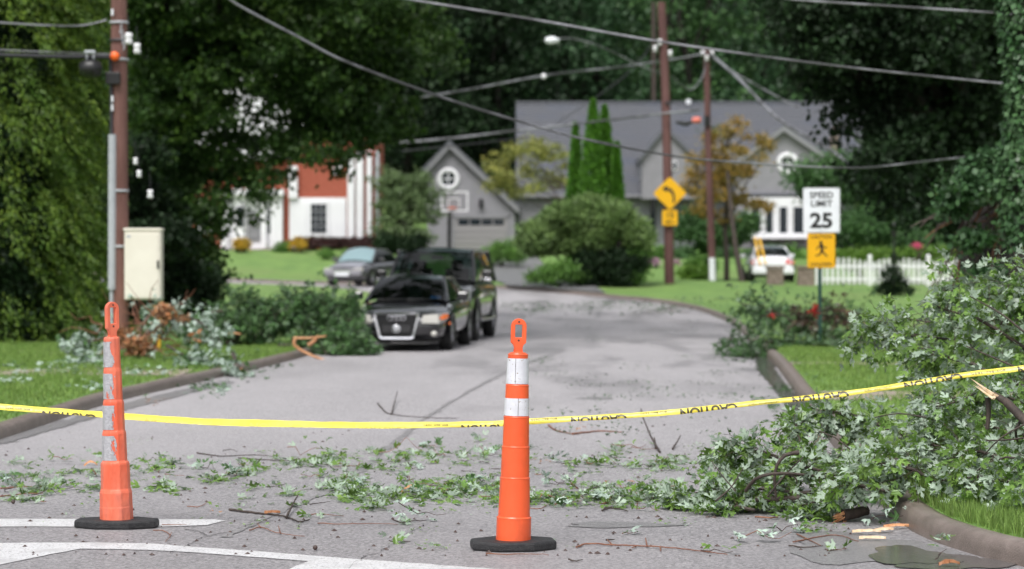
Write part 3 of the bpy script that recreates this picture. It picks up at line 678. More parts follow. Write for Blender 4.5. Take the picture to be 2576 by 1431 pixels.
# basketball hoop
YB = 141; hp = thing('basketball_hoop', (at(1131, 640, YB)[0], YB, gz(-3, YB)), 'freestanding basketball hoop with clear white edged backboard before the garage', 'basketball hoop')
MB().tube([at(1130, 640, YB), at(1131, 540, YB), at(1134, 515, YB)], [.12, .12, .08], 10).build('pole', M['black'], hp)
for a in ((1110, 481, 1178, 485), (1110, 528, 1178, 532), (1110, 485, 1114, 528), (1174, 485, 1178, 528)): one('backboard_edge', M['white'], hp, *a, YB, YB - .16, YB - .1)
for a in ((1127, 498, 1157, 500.5), (1127, 500, 1129.5, 522), (1154.5, 500, 1157, 522)): one('target_line', M['white'], hp, *a, YB, YB - .165, YB - .15)
one('backboard', M['siding'], hp, 1112, 483, 1176, 530, YB, YB - .14, YB - .11)
x, z = H(1138, 523, YB); MB().lathe([(.20, -.03), (.26, -.03), (.26, .03), (.20, .03), (.20, -.03)], (x, YB - .45, z), 20).build('rim', M['tag_or'], hp)

# long grey house
YH = 150
hs_ = thing('grey_house', (12, YH, 2.3), 'long grey house with wide shingle roof, two front gables and white bay window', 'house')
mb = MB(); rect(mb, 1302, 489, 2150, 648, YH, YH, YH + 12); mb.build('wall', M['siding2'], hs_)
e0 = H(1297, 492, YH - .6); r0_ = H(1298, 258, YH + 6); e1 = H(2160, 492, YH - .6); r1_ = H(2160, 258, YH + 6)
mb = MB(); A_ = [(e0[0], YH - .6, e0[1]), (e1[0], YH - .6, e1[1]), (r1_[0] + .8, YH + 6, r1_[1]), (r0_[0], YH + 6, r0_[1])]
mb.add(A_ + [(p[0], p[1] + .05, p[2] - .2) for p in A_], [(0, 1, 2, 3), (4, 7, 6, 5), (0, 4, 5, 1), (1, 5, 6, 2), (2, 6, 7, 3), (3, 7, 4, 0)])
mb.add([A_[3], A_[2], (r1_[0], YH + 12.6, e1[1]), (r0_[0], YH + 12.6, e0[1])], [(0, 1, 2, 3)]); roof = mb.build('roof', M['roof'], hs_)
# courses of shingles as thin proud strips
for k in range(1, 34):
    t0 = k / 34.; m2 = MB(); a = np.array(A_[0]) * (1 - t0) + np.array(A_[3]) * t0; b = np.array(A_[1]) * (1 - t0) + np.array(A_[2]) * t0
    u = (np.array(A_[3]) - np.array(A_[0])) / 34.; n_ = np.array([0, -.045, .045])
    m2.add([a + n_, b + n_, b + u * .9 + n_ * .15, a + u * .9 + n_ * .15, a, b], [(0, 1, 2, 3), (0, 4, 5, 1)]); m2.build('shingle_course', M['roof'], roof)
one('ridge_cap', M['roof'], roof, 1298, 255, 2150, 260, YH + 6, YH + 5.8, YH + 6.2)
one('gutter', M['trim'], hs_, 1297, 490, 2150, 496, YH - .6, YH - .75, YH - .6)
one('garage_wall_panel', M['siding'], hs_, 1306, 500, 1400, 640, YH, YH - .06, YH)
# small gable
def gable(pts, Y, depth, par, wm):
    m2 = MB(); m2.prism([H(*p, Y) for p in pts], Y, Y + depth); return m2.build('gable', wm, par)
Yg1 = YH - 1.5; gb = gable([(1615, 500), (1748, 500), (1748, 388), (1673, 320), (1615, 388)], Yg1, 6, hs_, M['siding'])
pk = H(1673, 314, Yg1); slope_board(H(1606, 396, Yg1), pk, .3, Yg1 - .3, Yg1 + 6, M['roof'], 'gable_roof', hs_); slope_board(pk, H(1757, 396, Yg1), .3, Yg1 - .3, Yg1 + 6, M['roof'], 'gable_roof', hs_)
w = one('window', M['white'], hs_, 1690, 405, 1703, 428, Yg1, Yg1 - .08, Yg1); one('pane', M['glass_dark'], w, 1692, 408, 1701, 425, Yg1, Yg1 - .1, Yg1 - .07)
gable([(1850, 655), (2098, 655), (2098, 402), (1970, 322), (1850, 400)], YH - 3, 8, hs_, M['siding'])
Y2 = YH - 3; pk = H(1970, 314, Y2); slope_board(H(1836, 408, Y2), pk, .3, Y2 - .35, Y2 + 8, M['roof'], 'gable_roof', hs_); slope_board(pk, H(2116, 410, Y2), .3, Y2 - .35, Y2 + 8, M['roof'], 'gable_roof', hs_)
slope_board((H(1836, 408, Y2)[0] + .1, H(1836, 408, Y2)[1] - .1), (pk[0], pk[1] - .12), .28, Y2 - .40, Y2 - .33, M['trim'], 'rake_board', hs_); slope_board((pk[0], pk[1] - .12), (H(2112, 410, Y2)[0], H(2112, 410, Y2)[1] - .1), .28, Y2 - .40, Y2 - .33, M['trim'], 'rake_board', hs_)
ring_window(1981, 411, 28, 17, Y2, Y2 - .03, hs_, M['white'])
one('gutter', M['roof'], hs_, 1874, 486, 2100, 492, Y2, Y2 - .5, Y2)
# bay window
bay = one('bay_window', M['white'], hs_, 1884, 497, 2029, 600, Y2, Y2 - .7, Y2)
for a, b in ((1890, 1912), (1926, 1944), (1961, 1980), (1996, 2024)): one('pane', M['glass_dark'], bay, a, 520, b, 586, Y2 - .7, Y2 - .72, Y2 - .68)
for a in (1884, 1918, 1952, 1988, 2029): one('mullion', M['white'], bay, a - 2.5, 500, a + 2.5, 596, Y2 - .7, Y2 - .8, Y2 - .7)
one('sill', M['white'], bay, 1880, 592, 2033, 600, Y2 - .7, Y2 - .9, Y2 - .7)
one('chimney', M['stone'], hs_, 2088, 322, 2104, 400, YH + 2, YH + 1, YH + 2.2, bev=.03)
one('roof_vent', M['sign_white'], hs_, 1726, 250, 1738, 262, YH + 5, YH + 5, YH + 5.3, bev=.04)
one('doorway', M['glass_dark'], hs_, 1640, 500, 1652, 600, Yg1, YH - .1, YH + .01)
one('downspout', M['roof'], hs_, 1606, 392, 1612, 455, Yg1, Yg1 - .15, Yg1)

# brick colonial
YR = 125
br = thing('brick_house', (-9.5, YR, 2.3), 'red brick colonial house with white corner columns and white window surround', 'house')
rect(MB(), 420, 300, 942, 640, YR, YR, YR + 9).build('wall', M['brick'], br)
one('upper_wall', M['white'], br, 470, 190, 735, 402, YR, YR - .6, YR + .2)
mb = MB(); mb.prism([H(*p, YR) for p in ((462, 205), (745, 205), (604, 70))], YR - .7, YR + 4); mb.build('pediment', M['white'], br)
mb = MB(); mb.prism([H(*p, YR) for p in ((400, 300), (962, 300), (930, 150), (430, 150))], YR - .4, YR + 9); mb.build('roof', M['roof'], br)
one('cornice', M['white'], br, 415, 296, 950, 316, YR, YR - .5, YR - .02)
one('cornice', M['white'], br, 559, 476, 716, 492, YR, YR - .8, YR - .02)
for a in ((559, 486, 576, 628), (697, 486, 713, 628), (593, 490, 618, 625), (660, 490, 672, 625), (683, 490, 697, 626)): one('pilaster', M['white'], br, *a, YR, YR - .5, YR - .02, bev=.03)
rect(MB(), 576, 492, 697, 628, YR, YR - .12, YR - .01).build('entry_surround', M['white'], br)
dd = one('front_door', M['trim'], br, 624, 535, 656, 606, YR, YR - .2, YR - .12)
for k in range(3): one('door_panel', M['trim'], dd, 628, 540 + k * 21, 652, 557 + k * 21, YR, YR - .23, YR - .2)
one('sidelight', M['glass_dark'], br, 675, 525, 682, 586, YR, YR - .16, YR - .12); one('sidelight', M['glass_dark'], br, 598, 520, 616, 570, YR, YR - .56, YR - .5)
for a in ((727, 418, 750, 500), (875, 380, 893, 600), (897, 380, 915, 600), (923, 380, 936, 600)): one('corner_column', M['white'], br, *a, YR, YR - .35, YR - .02, bev=.04)
one('downspout', M['conduit'], br, 944, 380, 954, 606, YR, YR - .1, YR + .1)
for a in ((500, 505, 533, 590), (839, 414, 859, 440), (640, 380, 672, 392)): one('shutter', M['white'], br, *a, YR, YR - .1, YR - .02)
ws = one('window_surround', M['white'], br, 728, 497, 871, 602, YR, YR - .12, YR - .01)
sh = one('window_sash', M['white'], ws, 776, 506, 828, 594, YR, YR - .2, YR - .12)
pn = [(783 + i * 13.2, 513 + j * 18.6) for i in range(3) for j in range(4)]
for (a, b) in pn: one('pane', M['glass_dark'], ws, a, b, a + 12, b + 17, YR, YR - .225, YR - .18)
one('shutter', M['white'], ws, 736, 508, 772, 596, YR, YR - .17, YR - .12); one('shutter', M['white'], ws, 832, 508, 866, 596, YR, YR - .17, YR - .12)
for k in range(3):
    one('upper_window', M['white'], br, 520 + k * 74, 250, 552 + k * 74, 330, YR, YR - .72, YR - .6)
one('porch_step', M['stone'], br, 560, 626, 716, 640, YR, YR - 1.4, YR - .02)

# ------------------------------------------------------------------ mid-distance planting
def bush(name, cs, Y, fm, label, cat='bush', group=None, nsub=120, nleaf=40, rsub=.25, L=.1, jit=.6, **k):
    bl = crown_at(cs, Y, jit); b0 = np.mean(np.array(bl)[:, :2], 0); z = float(gz(*b0)) + .1
    mb = MB(); t = thing(name, (b0[0], b0[1], z), label, cat, group)
    for b in bl[:4]: mb.tube(wobble((b0[0], b0[1], z), b[:3], 4, .04), [.05, .04, .03, .01], 5)
    mb.build('stem', M['bark_dark'], t)
    V, F = foliage(bl, nsub, nleaf, rsub, L, **k); np_mesh('foliage', V, F, fm, t); return t
# columnar arborvitae
def arb(px, pyt, w, label, seed, Y=90):
    rr = np.random.default_rng(seed); c = at(px, 700, Y); s = FPX / Y; top = at(px, pyt, Y)[2]; z0 = gz(c[0], Y); h = top - z0; w = w / s
    t = thing('arborvitae', (c[0], Y, z0), label, 'tree', 'arborvitae columns behind the rounded yew')
    MB().tube([(c[0], Y, z0), (c[0], Y, top - .3)], [.12, .03], 7).build('trunk', M['bark'], t)
    n = 11000; q = rr.uniform(0, 1, n) ** .8; a = rr.uniform(0, 6.283, n); pr = w * np.minimum(1, (1 - q) * 2.2 + .0) ** .75 * (.9 + .1 * np.sin(a * 5 + q * 30))
    pr *= rr.uniform(.75, 1.05, n); C = np.stack([c[0] + np.cos(a) * pr, Y + np.sin(a) * pr, z0 + .1 + q * h], 1)
    D = unit(np.stack([np.cos(a) * .4, np.sin(a) * .4, 1 + 0 * a], 1) + rr.normal(0, .35, (n, 3))); S = unit(np.cross(D, rr.normal(size=(n, 3)))); LL = rr.uniform(.09, .2, n)
    V, F = leafquads(C, D, S, LL, LL * .5); np_mesh('crown', V, F, M['f_arb'], t)
arb(1492, 262, 34, 'tallest bright green arborvitae column left of centre in its group', 11)
arb(1521, 278, 30, 'second tallest bright green arborvitae, just right of the tallest', 12, 91)
arb(1448, 322, 20, 'short slim arborvitae at the left of its group', 13, 90.5)
arb(1552, 370, 18, 'short bright green arborvitae at the right of its group', 14, 90)
# mushroom shaped yew
yc = [(1345, 592, 42), (1400, 560, 50), (1465, 540, 52), (1535, 545, 52), (1590, 575, 46), (1610, 605, 34), (1430, 600, 50), (1500, 590, 55), (1560, 610, 46), (1370, 615, 36), (1480, 515, 30), (1420, 528, 30), (1545, 522, 26), (1335, 610, 26), (1622, 620, 22), (1350, 625, 22)]
t = bush('mushroom_yew', yc, 87, M['f_yew'], 'clipped mushroom shaped yew with dark hollow trunk before the grey house', 'bush', nsub=1250, nleaf=50, rsub=.24, L=.11, jit=.8, flat=.5, shell=.55)
c = at(1520, 700, 87); mb = MB()
for k in range(11):
    a = k * .57; mb.tube([(c[0] + math.cos(a) * .55, 87 + math.sin(a) * .4, gz(c[0], 87)), (c[0] + math.cos(a) * .75, 87 + math.sin(a) * .6, 1.7), (c[0] + math.cos(a) * 1.3, 87 + math.sin(a), 2.3)], [.17, .12, .07], 7)
mb.build('trunk', M['bark_dark'], t)
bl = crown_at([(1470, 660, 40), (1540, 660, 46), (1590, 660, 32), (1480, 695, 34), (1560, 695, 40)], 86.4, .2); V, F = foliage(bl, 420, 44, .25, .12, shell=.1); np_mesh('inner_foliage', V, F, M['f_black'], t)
bush('yew_skirt', [(1385, 690, 26), (1350, 695, 18), (1420, 680, 26), (1445, 695, 18)], 86, M['f_bush'], 'low bright green shrub at the left foot of the mushroom shaped yew', nsub=150)
bush('yew_skirt', [(1602, 670, 20), (1607, 640, 22), (1600, 695, 16)], 86.5, M['f_bush'], 'upright green shrub at the right foot of the mushroom shaped yew', nsub=110)
bush('shrub', [(1240, 640, 22), (1270, 625, 26), (1295, 640, 24), (1225, 655, 14)], 112, M['f_bush'], 'round fresh green shrubs between the garage and the yew', nsub=170, rsub=.3)
# small trees
tree('ornamental_tree', (-5.6, 122, 2), 3, .1, crown_at([(1000, 470, 48), (1050, 470, 46), (1030, 520, 50), (980, 520, 40), (1070, 530, 40), (1020, 570, 44), (975, 450, 36), (1090, 500, 28), (1060, 440, 24), (1000, 600, 40), (1050, 600, 30), (960, 570, 30)], 122, 1.5), M['f_orn'], M['bark'], 'leafy green ornamental tree between the brick house and the garage', nsub=230, nleaf=36, rsub=.42, L=.18, flat=.4)
bush('shrub', [(975, 610, 26), (1010, 615, 24), (1045, 612, 26)], 121, M['f_black'], 'dark shrubs below the ornamental tree by the garage', nsub=140, rsub=.3, L=.14)
tree('yellowing_tree', (3.2, 132, 2.2), 3.4, .1, crown_at([(1250, 400, 26), (1290, 380, 26), (1340, 370, 32), (1385, 385, 32), (1420, 400, 24), (1330, 430, 26), (1270, 450, 24), (1390, 450, 26), (1300, 480, 20), (1350, 475, 22), (1250, 470, 26), (1240, 430, 22), (1425, 455, 16)], 132, 2), M['f_yellow'], M['bark'], 'thin yellow green tree in front of the left end of the grey roof', nsub=150, nleaf=34, rsub=.4, L=.17, flat=.5)
tree('rust_tree', (8.7, 98, .75), 5.5, .11, crown_at([(1860, 310, 20), (1830, 330, 24), (1780, 345, 22), (1900, 350, 26), (1925, 365, 20), (1800, 390, 34), (1750, 395, 26), (1850, 380, 24), (1760, 430, 34), (1820, 440, 40), (1870, 430, 24), (1740, 470, 26), (1790, 490, 36), (1850, 490, 26), (1880, 500, 22), (1760, 530, 24), (1820, 540, 26), (1920, 400, 18), (1925, 515, 20), (1890, 515, 18)], 97, 1.2), M['f_rust'], M['bark'], 'slender tree with rust and olive foliage beside the second utility pole', nsub=300, nleaf=30, rsub=.28, L=.13, flat=.4, droop=.15)
tree('garden_tree', (8.1, 104, .7), 2.6, .13, crown_at([(1740, 550, 26), (1770, 580, 30), (1810, 590, 30), (1850, 590, 28), (1720, 585, 22), (1880, 560, 24), (1770, 620, 18), (1800, 330, 10)], 103, 1.2), M['f_mid'], M['bark'], 'low green tree under the rust coloured tree', nsub=260, nleaf=40, rsub=.35, L=.16)
mb = MB(); mb.tube([at(1868, 715, 94), at(1850, 620, 94.3), at(1838, 520, 94.6), at(1830, 430, 95)], [.13, .11, .09, .05], 8); o = mb.build('leaning_sapling', M['bark'], None, origin=at(1868, 715, 94)); tag(o, 'thin bare stem leaning left below the rust coloured foliage', 'tree stem')
for px, py, r_, lb, f in ((1765, 665, 20, 'low flowering bush at the foot of the first sign pole', 'f_bush'), (1720, 640, 24, 'small grey green garden bush right of the sign pole', 'f_mid'), (1820, 640, 26, 'rounded garden bush below the low green tree', 'f_mid'), (1945, 635, 20, 'small dark bush under the bay window', 'f_mid'),
                       (1745, 690, 20, 'lime green perennial clump in the lawn', 'f_hedge'), (1665, 640, 22, 'green bush directly behind the first sign pole', 'f_bush'), (1895, 650, 24, 'green bush behind the white car', 'f_mid'), (1990, 640, 22, 'bush below the right half of the bay window', 'f_bush')):
    bush('garden_bush', [(px, py, r_), (px + r_ * .7, py + 6, r_ * .7), (px - r_ * .7, py + 5, r_ * .7)], 118 if py < 660 else 97, M[f], lb, nsub=60, rsub=.3, L=.14)
bush('flower_bed', [(1640, 655, 8), (1655, 660, 8), (1625, 662, 7), (1700, 662, 8)], 112, M['pinkpale'], 'mauve flowers in the bed behind the first sign pole', 'flowers', nsub=30, nleaf=24, rsub=.15, L=.08)
bush('hedge', [(x, 652 - (x - 2110) * .02, 26) for x in range(2120, 2480, 22)], 95, M['f_hedge'], 'bright green clipped hedge behind the white picket fence', 'hedge', nsub=500, rsub=.3, L=.12)
for px, py in ((2305, 617), (2410, 622), (2432, 648)):
    bush('pink_flowers', [(px, py, 9), (px + 8, py + 3, 5)], 93, M['pink'], {2305: 'round pink flower head above the picket fence', 2410: 'pink flowers right of the rounder flower head', 2432: 'lowest pink flowers, against the picket fence'}[px], 'flowers', nsub=10, nleaf=26, rsub=.1, L=.06)
bush('barberry_hedge', [(x, 612, 17) for x in range(770, 960, 14)], 123.6, M['f_barberry'], 'dark red barberry hedge along the brick house wall', 'hedge', nsub=220, rsub=.22, L=.11)
for px, lb in ((607, 'yellow chrysanthemum pot left of the brick house entrance'), (748, 'larger yellow chrysanthemum pot right of the brick house entrance')):
    t = bush('flower_pot', [(px, 612, 19), (px - 9, 617, 12), (px + 9, 617, 12)], 121.5, M['mum'], lb, 'flower pot', nsub=70, nleaf=36, rsub=.14, L=.09)
    c = at(px, 640, 121.5); MB().lathe([(.001, 0), (.2, 0), (.3, .42), (.34, .42), (.34, .5), (.28, .5)], (c[0], c[1], c[2] - .1), 16).build('pot', M['stone'], t)
bush('shrub', [(705, 625, 14), (722, 622, 14)], 122, M['f_bush'], 'small green shrub between the entrance and the larger yellow pot', nsub=50, L=.1)
bush('shrub', [(820, 640, 12), (870, 640, 12), (920, 641, 14)], 117, M['f_bush'], 'low green ground cover in front of the barberry hedge', nsub=60, L=.1)

# ------------------------------------------------------------------ fence, pillars, lantern
YF = 91
fn = thing('picket_fence', (at(2060, 730, YF)[0], YF, gz(12, YF)), 'white picket fence with scalloped top on the right lawn', 'fence')
zf = float(gz(14, YF)) + .12; xa = at(2056, 700, YF)[0]; xb = at(2470, 700, YF)[0]; xp = at(2188, 700, YF)[0]
me_p = None
def picket(h):
    w = .045; mb = MB(); mb.prism([(-w, 0), (w, 0), (w, h - .07), (0, h), (-w, h - .07)], -.01, .01); me = bpy.data.meshes.new('picket'); me.from_pydata(mb.v, [], mb.f); me.materials.append(M['white_paint']); return me
pm = [picket(.86 + .02 * k) for k in range(9)]
def panel(x0, x1):
    n = int((x1 - x0) / .185)
    for k in range(n):
        u = (k + .5) / n; o = link('picket', pm[int(round(8 * abs(2 * u - 1) ** 1.6))] if False else pm[int(round(8 * (1 - (2 * u - 1) ** 2)))], fn)
        o.location = (x0 + (k + .5) * (x1 - x0) / n - fn.location.x, 0, zf + .05 - fn.location.z)
    for z in (.2, .68): MB().box((x0, YF + .012, zf + z), (x1, YF + .05, zf + z + .09)).build('rail', M['white_paint'], fn)
for a, b in ((xa, xp), (xp, xp + 2.2), (xp + 2.2, xp + 4.4)): panel(a + .07, b - .07)
for x in (xa, xp, xp + 2.2, xp + 4.4):
    p = MB().box((x - .065, YF - .06, zf - .1), (x + .065, YF + .07, zf + 1.08)).build('post', M['white_paint'], fn)
    MB().add([(x - .09, YF - .085, zf + 1.08), (x + .09, YF - .085, zf + 1.08), (x + .09, YF + .095, zf + 1.08), (x - .09, YF + .095, zf + 1.08), (x, YF + .005, zf + 1.19)], [(0, 1, 4), (1, 2, 4), (2, 3, 4), (3, 0, 4), (3, 2, 1, 0)]).build('post_cap', M['white_paint'], p)
YP = 89.5
for px0, px1, lb in ((1928, 1970, 'left brown stone gate pillar in front of the white car'), (2005, 2048, 'right brown stone gate pillar next to the picket fence')):
    a = at(px0, 733, YP); b = at(px1, 670, YP); z0 = float(gz(a[0], YP)); t = thing('stone_pillar', ((a[0] + b[0]) / 2, YP, z0), lb, 'pillar', 'stone gate pillars')
    MB().box((a[0] + .02, YP - .22, z0), (b[0] - .02, YP + .22, b[2] - .06)).build('core', M['soil'], t)
    hh = (b[2] - .06 - z0) / 5
    for r_ in range(5):
        cuts = [a[0], a[0] + (b[0] - a[0]) * (.4 if r_ % 2 else .6), b[0]]
        for k in range(2):
            MB().box((cuts[k] + .006, YP - .25 + random.uniform(-.01, .01), z0 + r_ * hh + .006), (cuts[k + 1] - .006, YP - .15, z0 + (r_ + 1) * hh - .006), .012).build('stone', M['stone'], t)
    MB().box((a[0] - .05, YP - .3, b[2] - .055), (b[0] + .05, YP + .3, b[2] + .03), .012).build('cap_stone', M['stone'], t)
YLn = 80; c = at(2249, 735, YLn); t = thing('garden_lantern', (c[0], YLn, float(gz(c[0], YLn)) + .1), 'dark garden lantern post with climbing leaves before the picket fence', 'lamp post')
MB().tube([at(2249, 745, YLn), at(2249, 600, YLn)], [.05, .04], 8).build('post', M['black'], t)
MB().lathe([(.001, -.25), (.09, -.22), (.13, .1), (.17, .12), (.05, .27), (.001, .33)], at(2249, 580, YLn), 6, smooth=False).build('lantern', M['black'], t)
V, F = foliage(crown_at([(2245, 690, 26), (2250, 720, 30), (2225, 735, 22), (2275, 735, 22), (2250, 655, 15)], YLn, .2), 90, 36, .16, .09); np_mesh('climbing_leaves', V, F, M['f_black'], t)
# yellow guy guards
for k, (a, b) in enumerate((((1899, 598), (1913, 668)), ((1911, 600), (1926, 664)))):
    o = MB().tube([at(*a, 93), at(*b, 92)], [.045, .045], 8).build('guy_guard', M['yellow_tube'], None, origin=at(*b, 92)); tag(o, ('left' if k == 0 else 'right') + ' yellow guy wire guard leaning above the white car', 'guy wire guard')

# ------------------------------------------------------------------ cars
def car(name, label, loc, yaw, L, W, Hh, paint, cat='car', suv=False, glass='glass_car', front='oval', hood=None):
    t = thing(name, loc, label, cat, None, yaw); hw = W / 2
    def P(mb, nm, m, par=None):
        o = mb.build(nm, m, par or t, local=True); return o
    f, r_ = -L / 2, L / 2
    if suv:
        st = [(f, .45, .95, .78), (f + .06, .38, 1.06, .90), (f + .3, .33, 1.13, .96), (f + 1.0, .33, 1.17, 1), (f + 1.5, .33, 1.21, 1), (0, .33, 1.22, 1), (r_ - .8, .33, 1.22, 1), (r_ - .1, .38, 1.2, .97), (r_, .5, 1.05, .88)]
        ws, wt, rt, rb, gh, th, bw = f + 1.32, f + 2.05, r_ - .35, r_ - .05, 1.18, .73, .85
    else:
        st = [(f, .36, .56, .62), (f + .05, .26, .66, .76), (f + .22, .2, .74, .88), (f + .6, .2, .82, .96), (f + 1.0, .22, .88, 1), (f + 1.35, .24, .94, 1), (0, .24, .96, 1), (r_ - 1.0, .24, 1.0, 1), (r_ - .4, .26, 1.03, .96), (r_ - .06, .34, .98, .86), (r_, .45, .8, .74)]
        ws, wt, rt, rb, gh, th, bw = f + 1.25, f + 2.05, r_ - 1.45, r_ - .65, .93, .62, .82
    V = []; n = 13
    for y, zb, zt, k in st:
        w = hw * k; sec = [(-w * .6, zb), (-w * .93, zb + .03), (-w * .985, zb + .16), (-w, (zb + zt) / 2), (-w * .975, zt - .13), (-w * .87, zt - .03), (-w * .5, zt + .015)]
        sec = sec + [(0, zt + .025)] + [(-a, b) for a, b in sec[::-1]]; n = len(sec); V += [(a, y, b) for a, b in sec]
    F = []
    for i in range(len(st) - 1):
        for j in range(n): F.append((i * n + j, i * n + (j + 1) % n, (i + 1) * n + (j + 1) % n, (i + 1) * n + j))
    F += [tuple(range(n))[::-1], tuple(range((len(st) - 1) * n, len(st) * n))]
    mb = MB(); mb.add(V, F, True); body = P(mb, 'body', paint)
    sb = body.modifiers.new('subd', 'SUBSURF'); sb.levels = sb.render_levels = 1
    # cabin
    zr = Hh - .04; B = [(-hw * bw, ws, gh), (hw * bw, ws, gh), (hw * bw, rb, gh + .03), (-hw * bw, rb, gh + .03)]; T = [(-hw * th, wt, zr), (hw * th, wt, zr), (hw * th, rt, zr - .02), (-hw * th, rt, zr - .02)]
    def pane(nm, q, cur=0.0, m=glass):
        q = [np.array(p, float) for p in q]; mb = MB(); G = []; nn = np.cross(q[1] - q[0], q[3] - q[0]); nn /= np.linalg.norm(nn)
        for a in range(9):
            for b in range(5):
                u, v = a / 8, b / 4; G.append(q[0] * (1 - u) * (1 - v) + q[1] * u * (1 - v) + q[2] * u * v + q[3] * (1 - u) * v + nn * (cur * 4 * u * (1 - u) + .04 * 4 * v * (1 - v)))
        mb.add(G, [(a * 5 + b, (a + 1) * 5 + b, (a + 1) * 5 + b + 1, a * 5 + b + 1) for a in range(8) for b in range(4)], True); return P(mb, nm, M[m])
    pane('windshield', [B[0], B[1], T[1], T[0]], .10); pane('side_window', [B[1], B[2], T[2], T[1]], .03, 'glass_car'); pane('side_window', [B[3], B[0], T[0], T[3]], .03, 'glass_car'); pane('rear_window', [B[2], B[3], T[3], T[2]], .06)
    mb = MB(); rv = []
    for y, dz in ((wt - .08, -.03), (wt + .12, .02), ((wt + rt) / 2, .045), (rt - .1, .015), (rt + .06, -.05)):
        for u in (-1, -.92, -.5, 0, .5, .92, 1): rv.append((u * hw * (th + .035), y - (.05 if abs(u) < .6 and y < 0 else 0), zr + dz - (.06 if abs(u) == 1 else (.01 if abs(u) > .9 else -.01))))
    mb.add(rv, [(a * 7 + b, a * 7 + b + 1, (a + 1) * 7 + b + 1, (a + 1) * 7 + b) for a in range(4) for b in range(6)], True); P(mb, 'roof', paint)
    for s in (-1, 1):
        mb = MB(); mb.tube([(s * hw * (bw + .015), ws - .04, gh - .02), (s * hw * (th + .02), wt, zr)], [.045, .035], 8); P(mb, 'pillar', paint)
        mb = MB(); mb.tube([(s * hw * (bw + .015), rb, gh), (s * hw * (th + .02), rt, zr - .02)], [.06, .05], 8); P(mb, 'pillar', paint)
        mb = MB(); ym = (wt + rt) / 2; mb.tube([(s * hw * (bw + .02), ym, gh), (s * hw * (th + .03), ym, zr)], [.035, .03], 6); P(mb, 'pillar', paint)
        mb = MB(); mb.tube([(s * hw * (th + .04), wt - .02, zr + .0), (s * hw * (th + .04), rt, zr)], [.025, .025], 6); P(mb, 'roof_rail', paint if not suv else M['chrome'])
        zmi = gh + .09; mb = MB(); mb.box((min(s * hw * .98, s * (hw + .19)), ws + .35, zmi - .07), (max(s * hw * .98, s * (hw + .19)), ws + .47, zmi + .09 + (.06 if suv else 0)), .035); mi = P(mb, 'wing_mirror', paint)
        if suv: mb = MB(); mb.box((min(s * (hw + .03), s * (hw + .17)), ws + .335, zmi - .07), (max(s * (hw + .03), s * (hw + .17)), ws + .352, zmi - .02), .004); P(mb, 'mirror_trim', M['chrome'], mi)
        for y in ((f + .38, f + .0) if False else ()): pass
    # wheels
    wr = .40 if suv else .325; ys_ = (f + .95, f + .95 + (2.95 if suv else 2.65))
    for y in ys_:
        for s in (-1, 1):
            x = s * (hw - .12); prof = [(wr * .62, -.11), (wr * .93, -.115), (wr, -.08), (wr, .08), (wr * .93, .115), (wr * .62, .11)]
            mb = MB(); mb.lathe(prof, (x, y, wr), 28, axis='x'); w_ = P(mb, 'wheel', M['tyre'])
            mb = MB(); mb.lathe([(.03, .10), (.07, .11), (.075, .06)], (x, y, wr), 12, axis='x') if s > 0 else mb.lathe([(.03, -.10), (.07, -.11), (.075, -.06)], (x, y, wr), 12, axis='x')
            xo = x + s * .085; mb.lathe([(wr * .56, -.012), (wr * .66, .02 * s), (wr * .56, .012)], (xo, y, wr), 28, axis='x')
            for k in range(5):
                a = k * 2 * math.pi / 5 + .3; mb.tube([(xo, y + math.cos(a) * .05, wr + math.sin(a) * .05), (xo, y + math.cos(a) * wr * .6, wr + math.sin(a) * wr * .6)], [.035, .028], 5)
            P(mb, 'rim', M['rim'], w_)
            mb = MB(); mb.lathe([(.001, 0), (wr * .6, 0)], (x + s * .03, y, wr), 24, axis='x'); P(mb, 'brake_disc', M['black'], w_)
            # dark arch, a thin crescent lip just outside the body side
            A = np.linspace(-.15, math.pi + .15, 19); mb = MB(); xi = s * (hw + .004); Vv = []
            for a in A: Vv += [(xi, y + math.cos(a) * (wr + .01), wr + math.sin(a) * (wr + .01)), (xi, y + math.cos(a) * (wr + .075), wr + math.sin(a) * (wr + .075)), (xi - s * .12, y + math.cos(a) * (wr + .01), wr + math.sin(a) * (wr + .01))]
            mb.add(Vv, [(3 * i, 3 * i + 1, 3 * i + 4, 3 * i + 3) for i in range(18)] + [(3 * i, 3 * i + 3, 3 * i + 5, 3 * i + 2) for i in range(18)], True); P(mb, 'wheel_arch', M['black'])
    mb = MB(); mb.box((-hw * .8, f + .5, .17), (hw * .8, r_ - .4, .5)); P(mb, 'underbody', M['black'])
    mb = MB()
    for s in (-1, 1): mb.box((s * .38 - .25, ws + 1.1, .6), (s * .38 + .25, ws + 1.25, 1.16 if not suv else 1.45), .05); mb.box((s * .38 - .12, ws + 1.12, 1.1 if not suv else 1.42), (s * .38 + .12, ws + 1.22, 1.29 if not suv else 1.62), .04)
    P(mb, 'seat', M['cabin'])
    mb = MB(); mb.box((-.12, wt + .15, zr - .17), (.12, wt + .18, zr - .1), .01); P(mb, 'rear_view_mirror', M['black'])
    return t, P, f, r_, hw
def frame_poly(mb, outer, inner, y0, y1):
    n = len(outer); V = [(a, y0, b) for a, b in outer] + [(a, y0 + .008, b) for a, b in inner] + [(a, y1, b) for a, b in outer] + [(a, y1, b) for a, b in inner]
    F = []
    for i in range(n):
        j = (i + 1) % n; F += [(i, j, n + j, n + i), (i, 2 * n + i, 2 * n + j, j), (n + i, n + j, 3 * n + j, 3 * n + i)]
    return mb.add(V, F)
